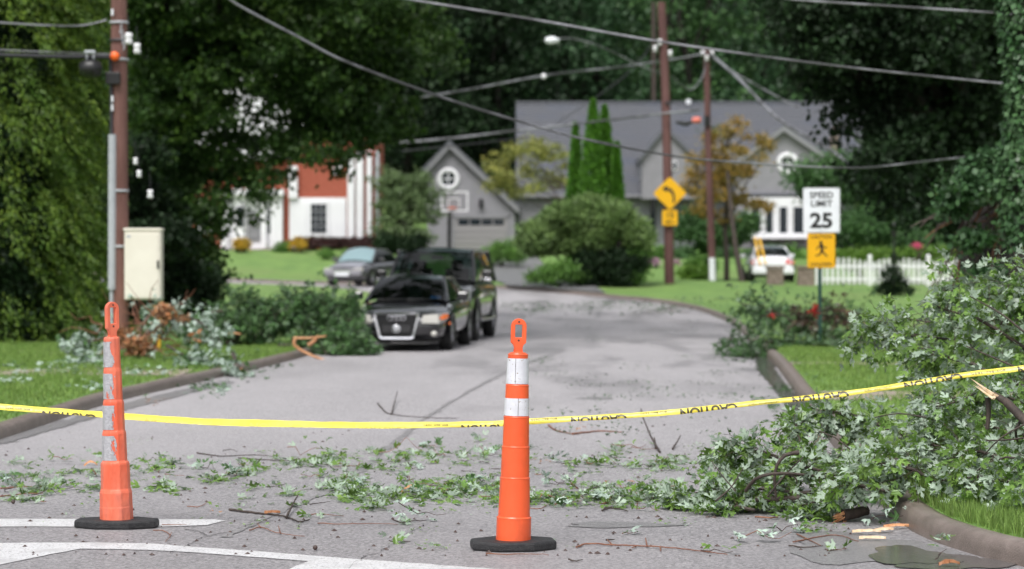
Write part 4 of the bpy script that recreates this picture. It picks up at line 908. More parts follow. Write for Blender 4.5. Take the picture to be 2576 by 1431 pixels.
def grille_pts(w0, w1, z0, z1, r_, n=5):
    """rounded trapezoid, w0 half width at the bottom, w1 at the top"""
    c = [(-w0 + r_, z0 + r_, math.pi, 1.5 * math.pi), (w0 - r_, z0 + r_, 1.5 * math.pi, 2 * math.pi), (w1 - r_, z1 - r_, 0, .5 * math.pi), (-w1 + r_, z1 - r_, .5 * math.pi, math.pi)]; out = []
    for cx, cz, a, b in c:
        for k in range(n): t = a + (b - a) * k / (n - 1); out.append((cx + r_ * math.cos(t), cz + r_ * math.sin(t)))
    return out
# black sedan: nearest, nosing out of the fallen branches
yaw = -math.atan2(.30, 3.0)
ax, ay = -1.80, 44.8
t, P, f, r_, hw = car('black_sedan', 'black sedan with tall chrome framed grille parked nose first beside fallen branches', (ax, ay, 0), yaw, 4.58, 1.77, 1.42, M['paint_black']); t.scale = (1, 1, .935)
mb = MB(); frame_poly(mb, grille_pts(.32, .405, .24, .745, .07), grille_pts(.285, .36, .275, .695, .05), f - .055, f + .12); gr = P(mb, 'grille_frame', M['chrome'])
mb = MB(); mb.prism(grille_pts(.28, .37, .27, .715, .04), f - .01, f + .1); P(mb, 'grille', M['black'])
for k in range(6): mb = MB(); mb.box((-.255 - .018 * k, f - .025, .30 + k * .07), (.255 + .018 * k, f - .012, .312 + k * .07)); P(mb, 'grille_bar', M['rubber'], gr)
for k in range(4):
    mb = MB(); mb.lathe([(.040, -.006), (.055, -.006), (.055, .006), (.040, .006)], (-.117 + k * .078, f - .03, .635), 20, axis='y'); P(mb, 'emblem_ring', M['chrome'], gr)
mb = MB(); mb.box((-.25, f - .06, .36), (.25, f - .045, .50), .004); pl = P(mb, 'number_plate', M['rubber'])
mb = MB(); mb.lathe([(.062, -.005), (.078, -.005), (.078, .005), (.062, .005)], (0, f - .066, .43), 22, axis='y'); mb.lathe([(.001, 0), (.063, 0)], (0, f - .064, .43), 22, axis='y'); P(mb, 'round_badge', M['chrome'], pl)
mb = MB()
for s in (-1, 1):
    mb.tube([(s * .045, f - .075, .47), (s * .018, f - .075, .39), (0, f - .075, .43)], [.007] * 3, 4); mb.tube([(s * .022, f - .075, .48), (0, f - .075, .43)], [.007] * 2, 4)
P(mb, 'badge_letters', M['sign_white'], pl)
for s in (-1, 1):
    q = [(s * .45, f - .02, .54), (s * .47, f - .0, .69), (s * .72, f + .07, .71), (s * .855, f + .34, .72), (s * .875, f + .36, .62), (s * .74, f + .04, .53)]
    mb = MB(); mb.add([(a, b - .02, c) for a, b, c in q] + [(a * .96, b + .1, c) for a, b, c in q], [tuple(range(6))[::s], tuple(range(6, 12))] + [(i, (i + 1) % 6, 6 + (i + 1) % 6, 6 + i) for i in range(6)]); hl = P(mb, 'headlight', M['lamp'])
    mb = MB(); mb.add([(s * .74, f + .035, .62), (s * .80, f + .16, .70), (s * .868, f + .33, .705), (s * .878, f + .33, .645), (s * .82, f + .15, .60)], [(0, 1, 2, 3, 4)]); o = P(mb, 'indicator', M['amber'], hl)
    mb = MB(); mb.lathe([(.001, -.03), (.05, -.03), (.055, .04)], (s * .66, f - .0, .34), 14, axis='y'); P(mb, 'fog_lamp', M['lamp'])
    mb = MB(); mb.box((s * .87 - .01, f + .50, .50), (s * .87 + .02, f + .58, .545)); P(mb, 'side_marker', M['amber'])
mb = MB(); mb.box((-.6, f - .03, .145), (.6, f + .1, .165), .006); P(mb, 'air_dam', M['black'])
mb = MB(); mb.add([(.42, f + 1.31, .985), (.60, f + 1.335, .98), (.60, f + 1.385, 1.02), (.42, f + 1.36, 1.025)], [(0, 1, 2, 3)]); P(mb, 'blue_sticker', M['blue'])
mb = MB(); mb.tube([(-.55, f + 1.22, .955), (.1, f + 1.25, .975)], [.012, .01], 5); mb.tube([(0, f + 1.22, .96), (.6, f + 1.26, .975)], [.012, .01], 5); P(mb, 'wiper', M['black'])
# black suv behind it
t, P, f, r_, hw = car('black_suv', 'tall black suv parked directly behind the black sedan', (-1.50, 50.0, 0), yaw, 5.14, 2.0, 1.85, M['paint_black'], 'suv', suv=True)
mb = MB(); frame_poly(mb, grille_pts(.45, .52, .55, 1.0, .05), grille_pts(.41, .48, .59, .96, .03), f - .05, f + .1); gr = P(mb, 'grille_frame', M['chrome'])
mb = MB(); mb.prism(grille_pts(.44, .5, .57, .98, .03), f - .01, f + .1); P(mb, 'grille', M['black'])
for k in range(5): mb = MB(); mb.box((-.45, f - .04, .62 + .07 * k), (.45, f - .02, .64 + .07 * k)); P(mb, 'grille_bar', M['chrome'], gr)
for s in (-1, 1):
    q = [(s * .62, f - .03, .60), (s * .62, f - .02, 1.02), (s * .90, f + .14, 1.05), (s * .93, f + .2, .62)]
    mb = MB(); mb.add([(a, b, c) for a, b, c in q] + [(a, b + .12, c) for a, b, c in q], [(0, 1, 2, 3)[::-s], (4, 5, 6, 7), (0, 4, 5, 1), (1, 5, 6, 2), (2, 6, 7, 3), (3, 7, 4, 0)]); hl = P(mb, 'headlight', M['rim'])
    for k in range(3): mb = MB(); mb.lathe([(.001, -.02), (.055, -.02), (.06, .02)], (s * .74, f - .0, .68 + k * .13), 14, axis='y'); P(mb, 'lamp_lens', M['lamp'], hl)
    mb = MB(); mb.box((s * .72 - .13, f - .035, .42), (s * .72 + .13, f + .03, .47), .01); P(mb, 'fog_lamp', M['chrome'])
    mb = MB(); mb.tube([(s * (hw + .005), f + 1.3, .42), (s * (hw + .03), f + 3.6, .42)], [.04, .04], 6); P(mb, 'running_board', M['chrome'])
mb = MB(); mb.box((-.7, f - .04, .40), (.7, f + .05, .50), .02); P(mb, 'bumper', M['paint_black'])
# silver sedan further up the road
c = at(912, 725, 94); t, P, f, r_, hw = car('silver_sedan', 'silver grey sedan with pale windshield farther up the road on the left', (c[0], 95.6, float(gz(c[0], 95.6)) + .02), -.10 - .22, 4.7, 1.8, 1.47, M['paint_dark'], glass='glass_pale')
mb = MB(); mb.prism(grille_pts(.30, .36, .40, .62, .05), f - .05, f + .05); P(mb, 'grille', M['chrome'])
mb = MB(); mb.box((-.28, f - .08, .40), (.28, f - .05, .53), .004); P(mb, 'number_plate', M['sign_white'])
mb = MB(); hv = []
for y, z in ((f + .12, .735), (f + .6, .86), (f + 1.2, .965)):
    for u in (-1, -.5, 0, .5, 1): hv.append((u * (.62 + .04 * y / f), y, z + .012 - .05 * u * u))
mb.add(hv, [(a * 5 + b, a * 5 + b + 1, (a + 1) * 5 + b + 1, (a + 1) * 5 + b) for a in range(2) for b in range(4)], True); P(mb, 'hood', M['paint_silver'])
mb = MB(); mb.box((-.78, f - .03, .42), (.78, f + .10, .64), .03); P(mb, 'bumper', M['paint_silver'])
for s in (-1, 1):
    mb = MB(); mb.add([(s * .42, f - .035, .56), (s * .44, f - .02, .68), (s * .80, f + .12, .72), (s * .82, f + .12, .6)], [(0, 1, 2, 3)[::-s]]); P(mb, 'headlight', M['lamp'])
# white car seen from behind
c = at(1944, 722, 96); t, P, f, r_, hw = car('white_sedan', 'white car seen from behind, half hidden by the left stone pillar', (c[0], 97.6, float(gz(c[0], 97)) + .15), math.pi - .02, 4.5, 1.8, 1.42, M['paint_white'])
for s in (-1, 1):
    mb = MB(); q = [(s * .48, r_ - .03, .72), (s * .52, r_ - .05, .90), (s * .70, r_ - .10, .92), (s * .86, r_ - .32, .80), (s * .78, r_ - .08, .70)]
    mb.add([(a, b + .03, c_) for a, b, c_ in q] + [(a, b - .1, c_) for a, b, c_ in q], [tuple(range(5))[::-s], tuple(range(5, 10))] + [(i, (i + 1) % 5, 5 + (i + 1) % 5, 5 + i) for i in range(5)]); P(mb, 'tail_light', M['red'])
mb = MB(); mb.box((-.82, r_ - .10, .30), (.82, r_ + .05, .56), .05); P(mb, 'bumper', M['paint_white'])

# ------------------------------------------------------------------ poles and cables
def text_mesh(s, size, bold=0.0, sx=1.0):
    cu = bpy.data.curves.new('lettering', 'FONT'); cu.body = s; cu.size = size; cu.align_x = 'CENTER'; cu.align_y = 'CENTER'; cu.offset = bold; cu.resolution_u = 4
    o = bpy.data.objects.new('tmp', cu); COL.objects.link(o); dg = bpy.context.evaluated_depsgraph_get(); me = bpy.data.meshes.new_from_object(o.evaluated_get(dg))
    V = [(v.co.x * sx, v.co.y, 0) for v in me.vertices]; F = [tuple(p.vertices) for p in me.polygons]; bpy.data.objects.remove(o); bpy.data.curves.remove(cu); return V, F
def lettering(s, size, cx, cz, y, m, parent, bold=0.0, sx=1.0):
    V, F = text_mesh(s, size, bold, sx); mb = MB(); mb.add([(cx + a, y, cz + b) for a, b, _ in V], F); return mb.build('lettering', m, parent)
def rrect(x0, z0, x1, z1, r_, n=5):
    out = []
    for cx, cz, a in ((x1 - r_, z1 - r_, 0), (x0 + r_, z1 - r_, 90), (x0 + r_, z0 + r_, 180), (x1 - r_, z0 + r_, 270)):
        for k in range(n): t = R(a + 90 * k / (n - 1)); out.append((cx + r_ * math.cos(t), cz + r_ * math.sin(t)))
    return out
# nearest pole on the left
YL = 40; s40 = FPX / YL
p0 = at(301, 880, YL); up = thing('utility_pole', (p0[0], YL, .12), 'thick brown wooden utility pole at the left with conduit and cream cabinet', 'utility pole')
MB().tube([at(302, 905, YL), at(301, 700, YL), at(300, 350, YL), at(299, -80, YL)], [.155, .150, .142, .13], 16).build('shaft', M['pole'], up)
MB().tube([at(282, 728, YL - .12), at(283, 338, YL - .12)], [.068, .068], 12).build('conduit', M['conduit'], up)
MB().tube([at(279, 905, YL - .12), at(281, 728, YL - .12)], [.035, .035], 10).build('conduit', M['conduit'], up)
MB().tube([at(281, 340, YL - .12), at(280, 240, YL - .12), at(277, 150, YL - .12), at(270, 140, YL - .12)], [.03, .03, .03, .03], 8).build('cable_riser', M['cable_blk'], up)
rect(MB(), 271, 184, 307, 214, YL, YL - .24, YL - .14, .01).build('junction_box', M['black'], up)
MB().lathe([(.001, -.05), (.075, -.05), (.075, .05), (.001, .05)], at(289, 141, YL - .22), 16, axis='y').build('orange_cap', M['tag_or'], up)
for py in (57, 102, 150, 480, 620): MB().lathe([(.155, -.02), (.162, -.02), (.162, .02), (.155, .02)], at(300, py, YL), 16).build('band', M['conduit'] if py != 102 else M['cable_blk'], up)
for py, h in ((250, .12), (272, .09), (33, .08)): rect(MB(), 284, py - 8, 289, py + 8, YL, YL - .17, YL - .13).build('pole_tag', M['sign_white'], up)
for k in range(4): MB().tube([at(302 + 3 * k, 84 + 14 * k, YL - .15), at(306 + 3 * k, 60 + 14 * k, YL - .15)], [.012, .012], 5).build('bolt', M['conduit'], up)
cab = thing('utility_cabinet', at(366, 753, YL - .2), 'cream metal utility cabinet mounted right of the brown pole', 'utility box')
rect(MB(), 320, 577, 411, 753, YL, YL - .30, YL + .02, .012).build('housing', M['cream'], cab)
rect(MB(), 318, 574, 413, 581, YL, YL - .32, YL + .04, .008).build('lid', M['cream'], cab)
rect(MB(), 325, 586, 406, 749, YL, YL - .318, YL - .30, .006).build('door', M['cream'], cab)
rect(MB(), 402, 655, 407, 675, YL, YL - .335, YL - .316).build('latch', M['black'], cab)
rect(MB(), 326, 592, 336, 598, YL, YL - .322, YL - .317).build('sticker', M['conduit'], cab)
for py in (600, 735): rect(MB(), 305, py, 322, py + 6, YL, YL - .1, YL - .05).build('bracket', M['conduit'], cab)
o = MB().tube([at(398, 905, YL - .1), at(404, 752, YL - .1)], [.033, .033], 10).build('marker_post', M['yellow_tube'], None, origin=at(400, 880, YL)); tag(o, 'yellow marker post below the cream cabinet', 'marker post')
def cable(pts, r_, label, cat='cable', m='cable', Y0=35, Y1=35, n=48, name='overhead_cable'):
    pts = np.array(pts, float); P = smooth_line(pts, 20); Ys = np.linspace(Y0, Y1, len(P)); Q = [at(p[0], p[1], y) for p, y in zip(P, Ys)]
    o = MB().tube(Q, [r_ * .86] * len(Q), 6).build(name, M[m], None, origin=Q[0]); return tag(o, label, cat, 'overhead cables')
cable([(-60, 55), (0, 57), (100, 63), (190, 65), (230, 60), (268, 50)], .018, 'thin pale cable running left from the nearest pole near the top', m='cable', Y0=39, Y1=39.9)
cable([(-60, 130), (0, 138), (60, 140), (140, 142), (280, 143)], .045, 'thick black cable bundle running left from the orange cap', m='cable_blk', Y0=39, Y1=39.8)
cable([(-60, 122), (60, 128), (190, 133), (280, 136)], .012, 'thin steel strand above the thick black bundle', Y0=38.9, Y1=39.7)
c = at(228, 172, 39.6); t = thing('splice_case', c, 'black rounded cable splice case hanging from the bundle left of the pole', 'cable splice')
mb = MB(); mb.lathe([(.001, -.19), (.11, -.17), (.155, -.06), (.16, .05), (.12, .16), (.001, .19)], c, 18, axis='x'); mb.build('case', M['black'], t)
for dx in (-.06, .05): MB().tube([c + [dx, 0, .14], c + [dx, 0, .26]], [.022, .022], 6).build('hanger', M['conduit'], t)
mb = MB(); mb.tube([c + [-.08, -.1, .26], c + [.09, -.1, .26]], [.03, .03], 6); mb.build('clamp', M['conduit'], t)
for px, py, s_, lb in ((324, 97, 1.25, 'grey white insulator beside the pole top, level with the pale cable'), (345, 122, 1.15, 'white insulator just below and right of the grey one'), (341, 405, .75, 'small white insulator hanging above the cabinet, upper of two'), (350, 437, .8, 'small white insulator hanging above the cabinet, lower of two'), (378, 488, .95, 'white insulator hanging over the right side of the cabinet')):
    c = at(px, py, YL - .3); t = thing('insulator', c, lb, 'insulator'); a = .075 * s_
    MB().lathe([(.001, -a), (a * .6, -a), (a * .72, -a * .4), (a * .5, 0), (a * .72, a * .4), (a * .6, a), (.001, a)], c, 14).build('spool', M['porcelain'], t)
    MB().tube([c + [0, 0, a], c + [-.01, 0, a + .28]], [.006, .006], 4).build('wire', M['cable_blk'], t)
cable([(560, -16), (595, 10), (745, 90), (860, 150), (1100, 240), (1290, 300), (1450, 345), (1700, 393), (1900, 411), (2050, 420), (2170, 422), (2240, 416), (2310, 408), (2420, 396), (2520, 385)], .020, 'sagging cable drooping from the top left across the grey house', Y0=30, Y1=40)
cable([(1000, -6), (1040, 0), (1350, 50), (1665, 105), (2100, 165), (2540, 212), (2640, 222)], .019, 'long straight cable crossing the upper right above the roof ridge', Y0=34, Y1=34)
cable([(1950, -8), (2010, 0), (2300, 19), (2576, 37), (2650, 42)], .020, 'topmost cable in the upper right corner', Y0=34, Y1=34)
cable([(975, 258), (1180, 225), (1370, 190), (1560, 168), (1700, 148), (1780, 133)], .045, 'far cable rising to the top of the second pole', Y0=80, Y1=95)
cable([(1006, 359), (1160, 345), (1300, 328), (1480, 308), (1680, 284), (1760, 276)], .05, 'far cable crossing in front of the grey roof to the first sign pole', Y0=84, Y1=88)
cable([(1010, 380), (1150, 366), (1290, 350), (1330, 345)], .03, 'dim cable just below the one crossing the grey roof', Y0=84, Y1=86, m='cable_blk')
cable([(1785, 133), (1860, 200), (1960, 300), (2060, 360), (2110, 392), (2200, 470)], .06, 'cable running down right from the second pole over the round window', Y0=95, Y1=70)
cable([(1785, 142), (1860, 190), (1950, 240), (2010, 272)], .03, 'thinner cable running down right from the second pole top', Y0=95, Y1=88)
cable([(1778, 145), (1768, 190), (1740, 225), (1715, 215), (1690, 190)], .025, 'slack loop of cable hanging between the two far poles', Y0=95, Y1=92)
cable([(1400, 310), (1520, 230), (1600, 165), (1640, 110)], .025, 'faint cable rising to the dim rear pole', Y0=110, Y1=120, m='cable_blk')
# first sign pole
Y1 = 88; s1 = FPX / Y1; b = gp(1684, 716)
p1 = thing('utility_pole', (b[0], Y1, float(gz(b[0], Y1)) + .1), 'slightly bowed brown utility pole carrying the yellow curve sign', 'utility pole', 'far utility poles')
MB().tube([at(1684, 722, Y1), at(1682, 560, Y1), at(1678, 380, Y1), at(1674, 230, Y1), at(1669, 110, Y1), at(1664, 5, Y1)], [.185, .18, .17, .165, .155, .15], 12).build('shaft', M['pole_far'], p1)
for dx, dy in ((-16, 14), (22, 26), (-4, -2)): MB().lathe([(.001, -.12), (.09, -.1), (.06, 0), (.09, .1), (.001, .12)], at(1664 + dx, 170 / 1. - 62 + dy, Y1 - .2), 10).build('insulator', M['porcelain'], p1)
rect(MB(), 1672, 256, 1690, 262, Y1, Y1 - .22, Y1 - .16).build('band', M['cable_blk'], p1)
cable([(1660, 185), (1600, 160), (1540, 130), (1480, 106), (1430, 96), (1400, 98)], .026, 'curved arm of the street lamp reaching left from the sign pole', 'lamp arm', Y0=87.8, Y1=85, name='lamp_arm')
c = at(1388, 101, 85); t = thing('street_lamp', c, 'small white street lamp head at the end of the long arm', 'street lamp')
MB().lathe([(.001, -.25), (.1, -.2), (.14, 0), (.1, .16), (.05, .27), (.001, .28)], c, 14, axis='x').build('housing', M['sign_white'], t); MB().lathe([(.001, -.13), (.09, -.08), (.1, 0)], c + [-.05, 0, -.02], 14).build('lens', M['sign_white'], t)
for px, py, lb in ((1368, 192, 'small white marker ball hanging on the far cable'), (1533, 318, 'tiny white insulator left of the arborvitae')) [:1]:
    o = MB().lathe([(.001, -.1), (.09, -.06), (.1, .02), (.05, .1), (.001, .11)], at(px, py, 86), 12).build('cable_marker', M['porcelain'], None, origin=at(px, py, 86)); tag(o, lb, 'marker')
# curve warning sign
Ys = Y1 - .32; t = thing('curve_sign', at(1685, 560, Ys), 'yellow diamond curve arrow sign with small speed plaque on the pole', 'road sign')
cx, cz = H(1685, 486, Ys); d_ = 40 / (FPX / Ys); r2 = d_ * .95
dia = []
for k in range(4):
    a = math.pi / 2 * k; ca = (cx + math.cos(a) * (d_ - .08), cz + math.sin(a) * (d_ - .08))
    for q in (-40, -15, 15, 40): dia.append((ca[0] + .08 * math.cos(a + R(q)), ca[1] + .08 * math.sin(a + R(q))))
mb = MB(); mb.prism(dia, Ys, Ys + .01); mb.build('diamond_panel', M['yellow'], t)
mb = MB(); k_ = d_ / 40.
ar = [(14, -26), (8, -26), (8, -8), (2, 3), (-8, 9), (-8, 3), (-22, 12), (-8, 23), (-8, 17), (4, 13), (12, 2), (14, -8)]
ar = [(7, -30 + 6), (-1, -24), (-1, -24)] and ar
tri = geometry.tessellate_polygon([[Vector((a, b, 0)) for a, b in ar]])
mb.add([(cx + a * k_ * .9, Ys - .006, cz + b * k_ * .9) for a, b in ar], tri); mb.build('curve_arrow', M['sign_black'], t)
x0, z1 = H(1666, 528, Ys); x1, z0 = H(1704, 567, Ys); mb = MB(); mb.prism(rrect(x0, z0, x1, z1, .05), Ys, Ys + .01); mb.build('speed_plaque', M['yellow'], t)
lettering('15', .30, (x0 + x1) / 2, z1 - .19, Ys - .006, M['sign_black'], t, .006); lettering('MPH', .15, (x0 + x1) / 2, z0 + .12, Ys - .006, M['sign_black'], t, .003)
# second far pole
Y2_ = 95; b = at(1788, 716, Y2_); p2 = thing('utility_pole', (b[0], Y2_, float(gz(b[0], Y2_)) + .1), 'thinner brown utility pole with white lower sleeve behind the rust tree', 'utility pole', 'far utility poles')
MB().tube([at(1793, 720, Y2_), at(1788, 560, Y2_), at(1781, 350, Y2_), at(1777, 126, Y2_)], [.15, .14, .13, .12], 12).build('shaft', M['pole_far'], p2)
MB().tube([at(1793, 714, Y2_ - .12), at(1791, 648, Y2_ - .12)], [.13, .12], 12).build('guard_sleeve', M['sign_white'], p2)
for px, py in ((1768, 134), (1792, 132), (1778, 146)): MB().lathe([(.001, -.12), (.09, -.1), (.06, 0), (.09, .1), (.001, .12)], at(px, py, Y2_ - .1), 10).build('insulator', M['porcelain'], p2)
rect(MB(), 1771, 292, 1785, 318, Y2_, Y2_ - .2, Y2_ - .1).build('bracket', M['black'], p2)
MB().tube([at(1700, 307, 94), at(1725, 312, 94), at(1752, 303, 94)], [.06, .09, .05], 8).build('splice_case', M['black'], p2)
MB().lathe([(.001, -.13), (.16, -.1), (.18, 0), (.16, .1), (.001, .13)], at(1752, 302, 93.7), 14).build('faded_red_marker', M['pinkish_tag'], p2)
b = at(1645, 258, 160); p3 = thing('utility_pole', (b[0], 160, float(gz(b[0], 160))), 'dim rear utility pole showing above the grey roof left of the sign pole', 'utility pole', 'far utility poles')
MB().tube([(b[0], 160, float(gz(b[0], 160))), at(1645, 250, 160), at(1644, 5, 160)], [.2, .18, .16], 10).build('shaft', M['bark'], p3)

# speed limit sign on the right
YS = 42.5; t = thing('speed_limit_sign', tuple(gp(2064, 886)), 'white speed limit 25 sign above a yellow running child sign on a green post', 'road sign')
mb = MB(); a = at(2062, 900, YS + .03); b = at(2066, 478, YS + .03)
for s in (-1, 1): mb.box((a[0] - .012 + s * .022, YS + .015, -.05), (a[0] + .012 + s * .022, YS + .03, b[2]))
mb.box((a[0] - .014, YS + .026, -.05), (a[0] + .014, YS + .05, b[2])); mb.build('post', M['post_green'], t)
x0, z1 = H(2020, 472, YS); x1, z0 = H(2113, 585, YS); mb = MB(); mb.prism(rrect(x0, z0, x1, z1, .035), YS, YS + .004); mb.build('sign_panel', M['sign_white'], t)
mb = MB(); frame_poly(mb, rrect(x0 + .012, z0 + .012, x1 - .012, z1 - .012, .03), rrect(x0 + .022, z0 + .022, x1 - .022, z1 - .022, .025), YS - .003, YS); mb.build('border', M['sign_black'], t)
cx = (x0 + x1) / 2
lettering('SPEED', .155, cx, z1 - .135, YS - .004, M['sign_black'], t, .003, 1.0); lettering('LIMIT', .155, cx, z1 - .285, YS - .004, M['sign_black'], t, .003, 1.05); lettering('25', .36, cx, z0 + .20, YS - .004, M['sign_black'], t, .013, 1.12)
x0, z1 = H(2031, 587, YS); x1, z0 = H(2101, 674, YS); mb = MB(); mb.prism(rrect(x0, z0, x1, z1, .03), YS - .006, YS - .002); mb.build('warning_panel', M['yellow'], t)
mb = MB(); frame_poly(mb, rrect(x0 + .012, z0 + .012, x1 - .012, z1 - .012, .02), rrect(x0 + .019, z0 + .019, x1 - .019, z1 - .019, .018), YS - .009, YS - .006); mb.build('border', M['sign_black'], t)
cx = (x0 + x1) / 2; cz = (z0 + z1) / 2; yy_ = YS - .012
lettering('CAUTION', .085, cx, z1 - .065, yy_ + .002, M['sign_black'], t, .001); lettering('CHILDREN', .08, cx, z0 + .065, yy_ + .002, M['sign_black'], t, .001)
mb = MB(); mb.lathe([(.001, 0), (.028, 0)], (cx - .01, yy_, cz + .145), 14, axis='y')
def bar(p, q, w0, w1):
    p = np.array(p); q = np.array(q); d = q - p; d /= np.linalg.norm(d); n_ = np.array([-d[1], d[0]]); L_ = [p + n_ * w0, q + n_ * w1, q - n_ * w1, p - n_ * w0]
    mb.add([(cx + u[0], yy_, cz + u[1]) for u in L_], [(0, 1, 2, 3)])
bar((-.005, .12), (.01, -.01), .026, .022); bar((.005, .1), (.07, .04), .012, .009); bar((.07, .04), (.095, .075), .009, .008); bar((-.005, .1), (-.065, .06), .012, .009); bar((-.065, .06), (-.085, .02), .009, .008)
bar((.012, 0), (.06, -.06), .018, .012); bar((.06, -.06), (.105, -.10), .012, .010); bar((.008, 0), (-.035, -.075), .018, .012); bar((-.035, -.075), (-.105, -.085), .012, .01); mb.build('running_child', M['sign_black'], t)
for px in (2056, 2066): MB().lathe([(.001, -.006), (.01, -.004), (.012, .002)], at(2066, 480 if px == 2056 else 578, YS - .004), 10, axis='y').build('bolt', M['conduit'], t)

# ------------------------------------------------------------------ silver maple leaves
def leaf_template(seed):
    rr = np.random.default_rng(seed)
    Hh = [(0, 0), (.14, -.015), (.33, -.10), (.235, .045), (.40, .07), (.30, .13), (.46, .27), (.66, .40), (.46, .385), (.43, .50), (.31, .40), (.10, .33), (.115, .50), (.29, .66), (.155, .655), (.185, .80), (.075, .79), (0, 1.0)]
    j = rr.normal(0, .018, (len(Hh), 2)); pts = [(a + (j[i][0] if 0 < i < 17 else 0), b + (j[i][1] if 0 < i else 0)) for i, (a, b) in enumerate(Hh)]
    left = [(-a * rr.uniform(.9, 1.08), b + rr.normal(0, .015)) for a, b in pts[1:-1]][::-1]; out = pts + left
    T = geometry.tessellate_polygon([[Vector((a, b, 0)) for a, b in out]])
    V = np.array([(a, b, 0) for a, b in out], float); fold = rr.uniform(.12, .5); drp = rr.uniform(.1, .45); tw = rr.uniform(-.25, .25)
    V[:, 2] = -fold * np.abs(V[:, 0]) * .8 - drp * (V[:, 1] ** 2) * .5 + tw * V[:, 0] * V[:, 1] + .05 * np.sin(V[:, 1] * 9) * np.abs(V[:, 0]) * 2
    T = np.array([t for t in T])
    n = np.cross(V[T[:, 1]] - V[T[:, 0]], V[T[:, 2]] - V[T[:, 0]])[:, 2]; T[n < 0] = T[n < 0][:, ::-1]
    # petiole
    k = len(V); V = np.concatenate([V, [(-.012, 0, 0), (.012, 0, 0), (.008, -.42, -.06), (-.008, -.42, -.06)]]); T = np.concatenate([T, [(k, k + 2, k + 1), (k, k + 3, k + 2)]])
    return V, T
LT = [leaf_template(40 + k) for k in range(7)]
def lo_template(seed):
    V = np.array([(0, 0, 0), (.42, .1, -.1), (.18, .28, -.03), (.5, .5, -.15), (.12, .5, -.05), (0, 1, -.25), (-.12, .5, -.05), (-.5, .5, -.15), (-.18, .28, -.03), (-.42, .1, -.1)]); T = np.array([(0, 1, 2), (0, 2, 8), (0, 8, 9), (2, 3, 4), (2, 4, 6), (2, 6, 8), (4, 5, 6), (6, 7, 8)]); return V, T
LO = [lo_template(0)]
_lm = {}
def leaf_mesh(k, m):
    if (k, m.name) not in _lm:
        V, T = LT[k]; me = bpy.data.meshes.new('leaf'); me.from_pydata(V.tolist(), [], T.tolist()); me.materials.append(m); _lm[(k, m.name)] = me
    return _lm[(k, m.name)]
def frames(D, U):
    """leaf frames: y along D, z near U"""
    D = unit(D); Xx = unit(np.cross(D, U)); Z = np.cross(Xx, D); return np.stack([Xx, D, Z], 2)
def put_leaves(C, D, U, S, parent, nobj=300, m='maple', tmpl=LT, name='leaf', stuffname='foliage', k0=None):
    C = np.asarray(C); F = frames(np.asarray(D), np.asarray(U)); n = len(C)
    V0 = rng.integers(0, len(tmpl), n); F = F.copy(); F[:, :, 0] *= rng.uniform(.55, 1.0, n)[:, None]; F[:, :, 2] *= rng.uniform(.3, 2.2, n)[:, None]
    near = np.argsort(np.linalg.norm(C - np.array([0, 0, CH]), axis=1) - S * 20)
    obj = set(near[:nobj].tolist()) if nobj else set(); pl = wloc(parent) if parent is not None else np.zeros(3)
    for i in obj:
        o = bpy.data.objects.new(name, leaf_mesh(int(V0[i]), M[m])); COL.objects.link(o); o.parent = parent
        mt = Matrix([[F[i][a][b] * S[i] for b in range(3)] + [C[i][a] - pl[a]] for a in range(3)] + [[0, 0, 0, 1]]); o.matrix_basis = mt
    rest = np.array([i for i in range(n) if i not in obj])
    if len(rest):
        Vs = []; Ts = []; off = 0
        for k in range(len(tmpl)):
            idx = rest[V0[rest] == k]
            if not len(idx): continue
            V, T = tmpl[k]; W = np.einsum('nab,vb->nva', F[idx] * S[idx][:, None, None], V) + C[idx][:, None, :]
            Vs.append(W.reshape(-1, 3)); Ts.append((T[None] + (np.arange(len(idx)) * len(V))[:, None, None]).reshape(-1, 3) + off); off += len(idx) * len(V)
        o = np_mesh(stuffname, np.concatenate(Vs), np.concatenate(Ts), M[m], parent); o['kind'] = 'stuff'
def zfloor(P):
    P = np.atleast_2d(P); l = in_lawn(P[:, 0], P[:, 1]); return gz(P[:, 0], P[:, 1]) + np.where(l, .14, .012)
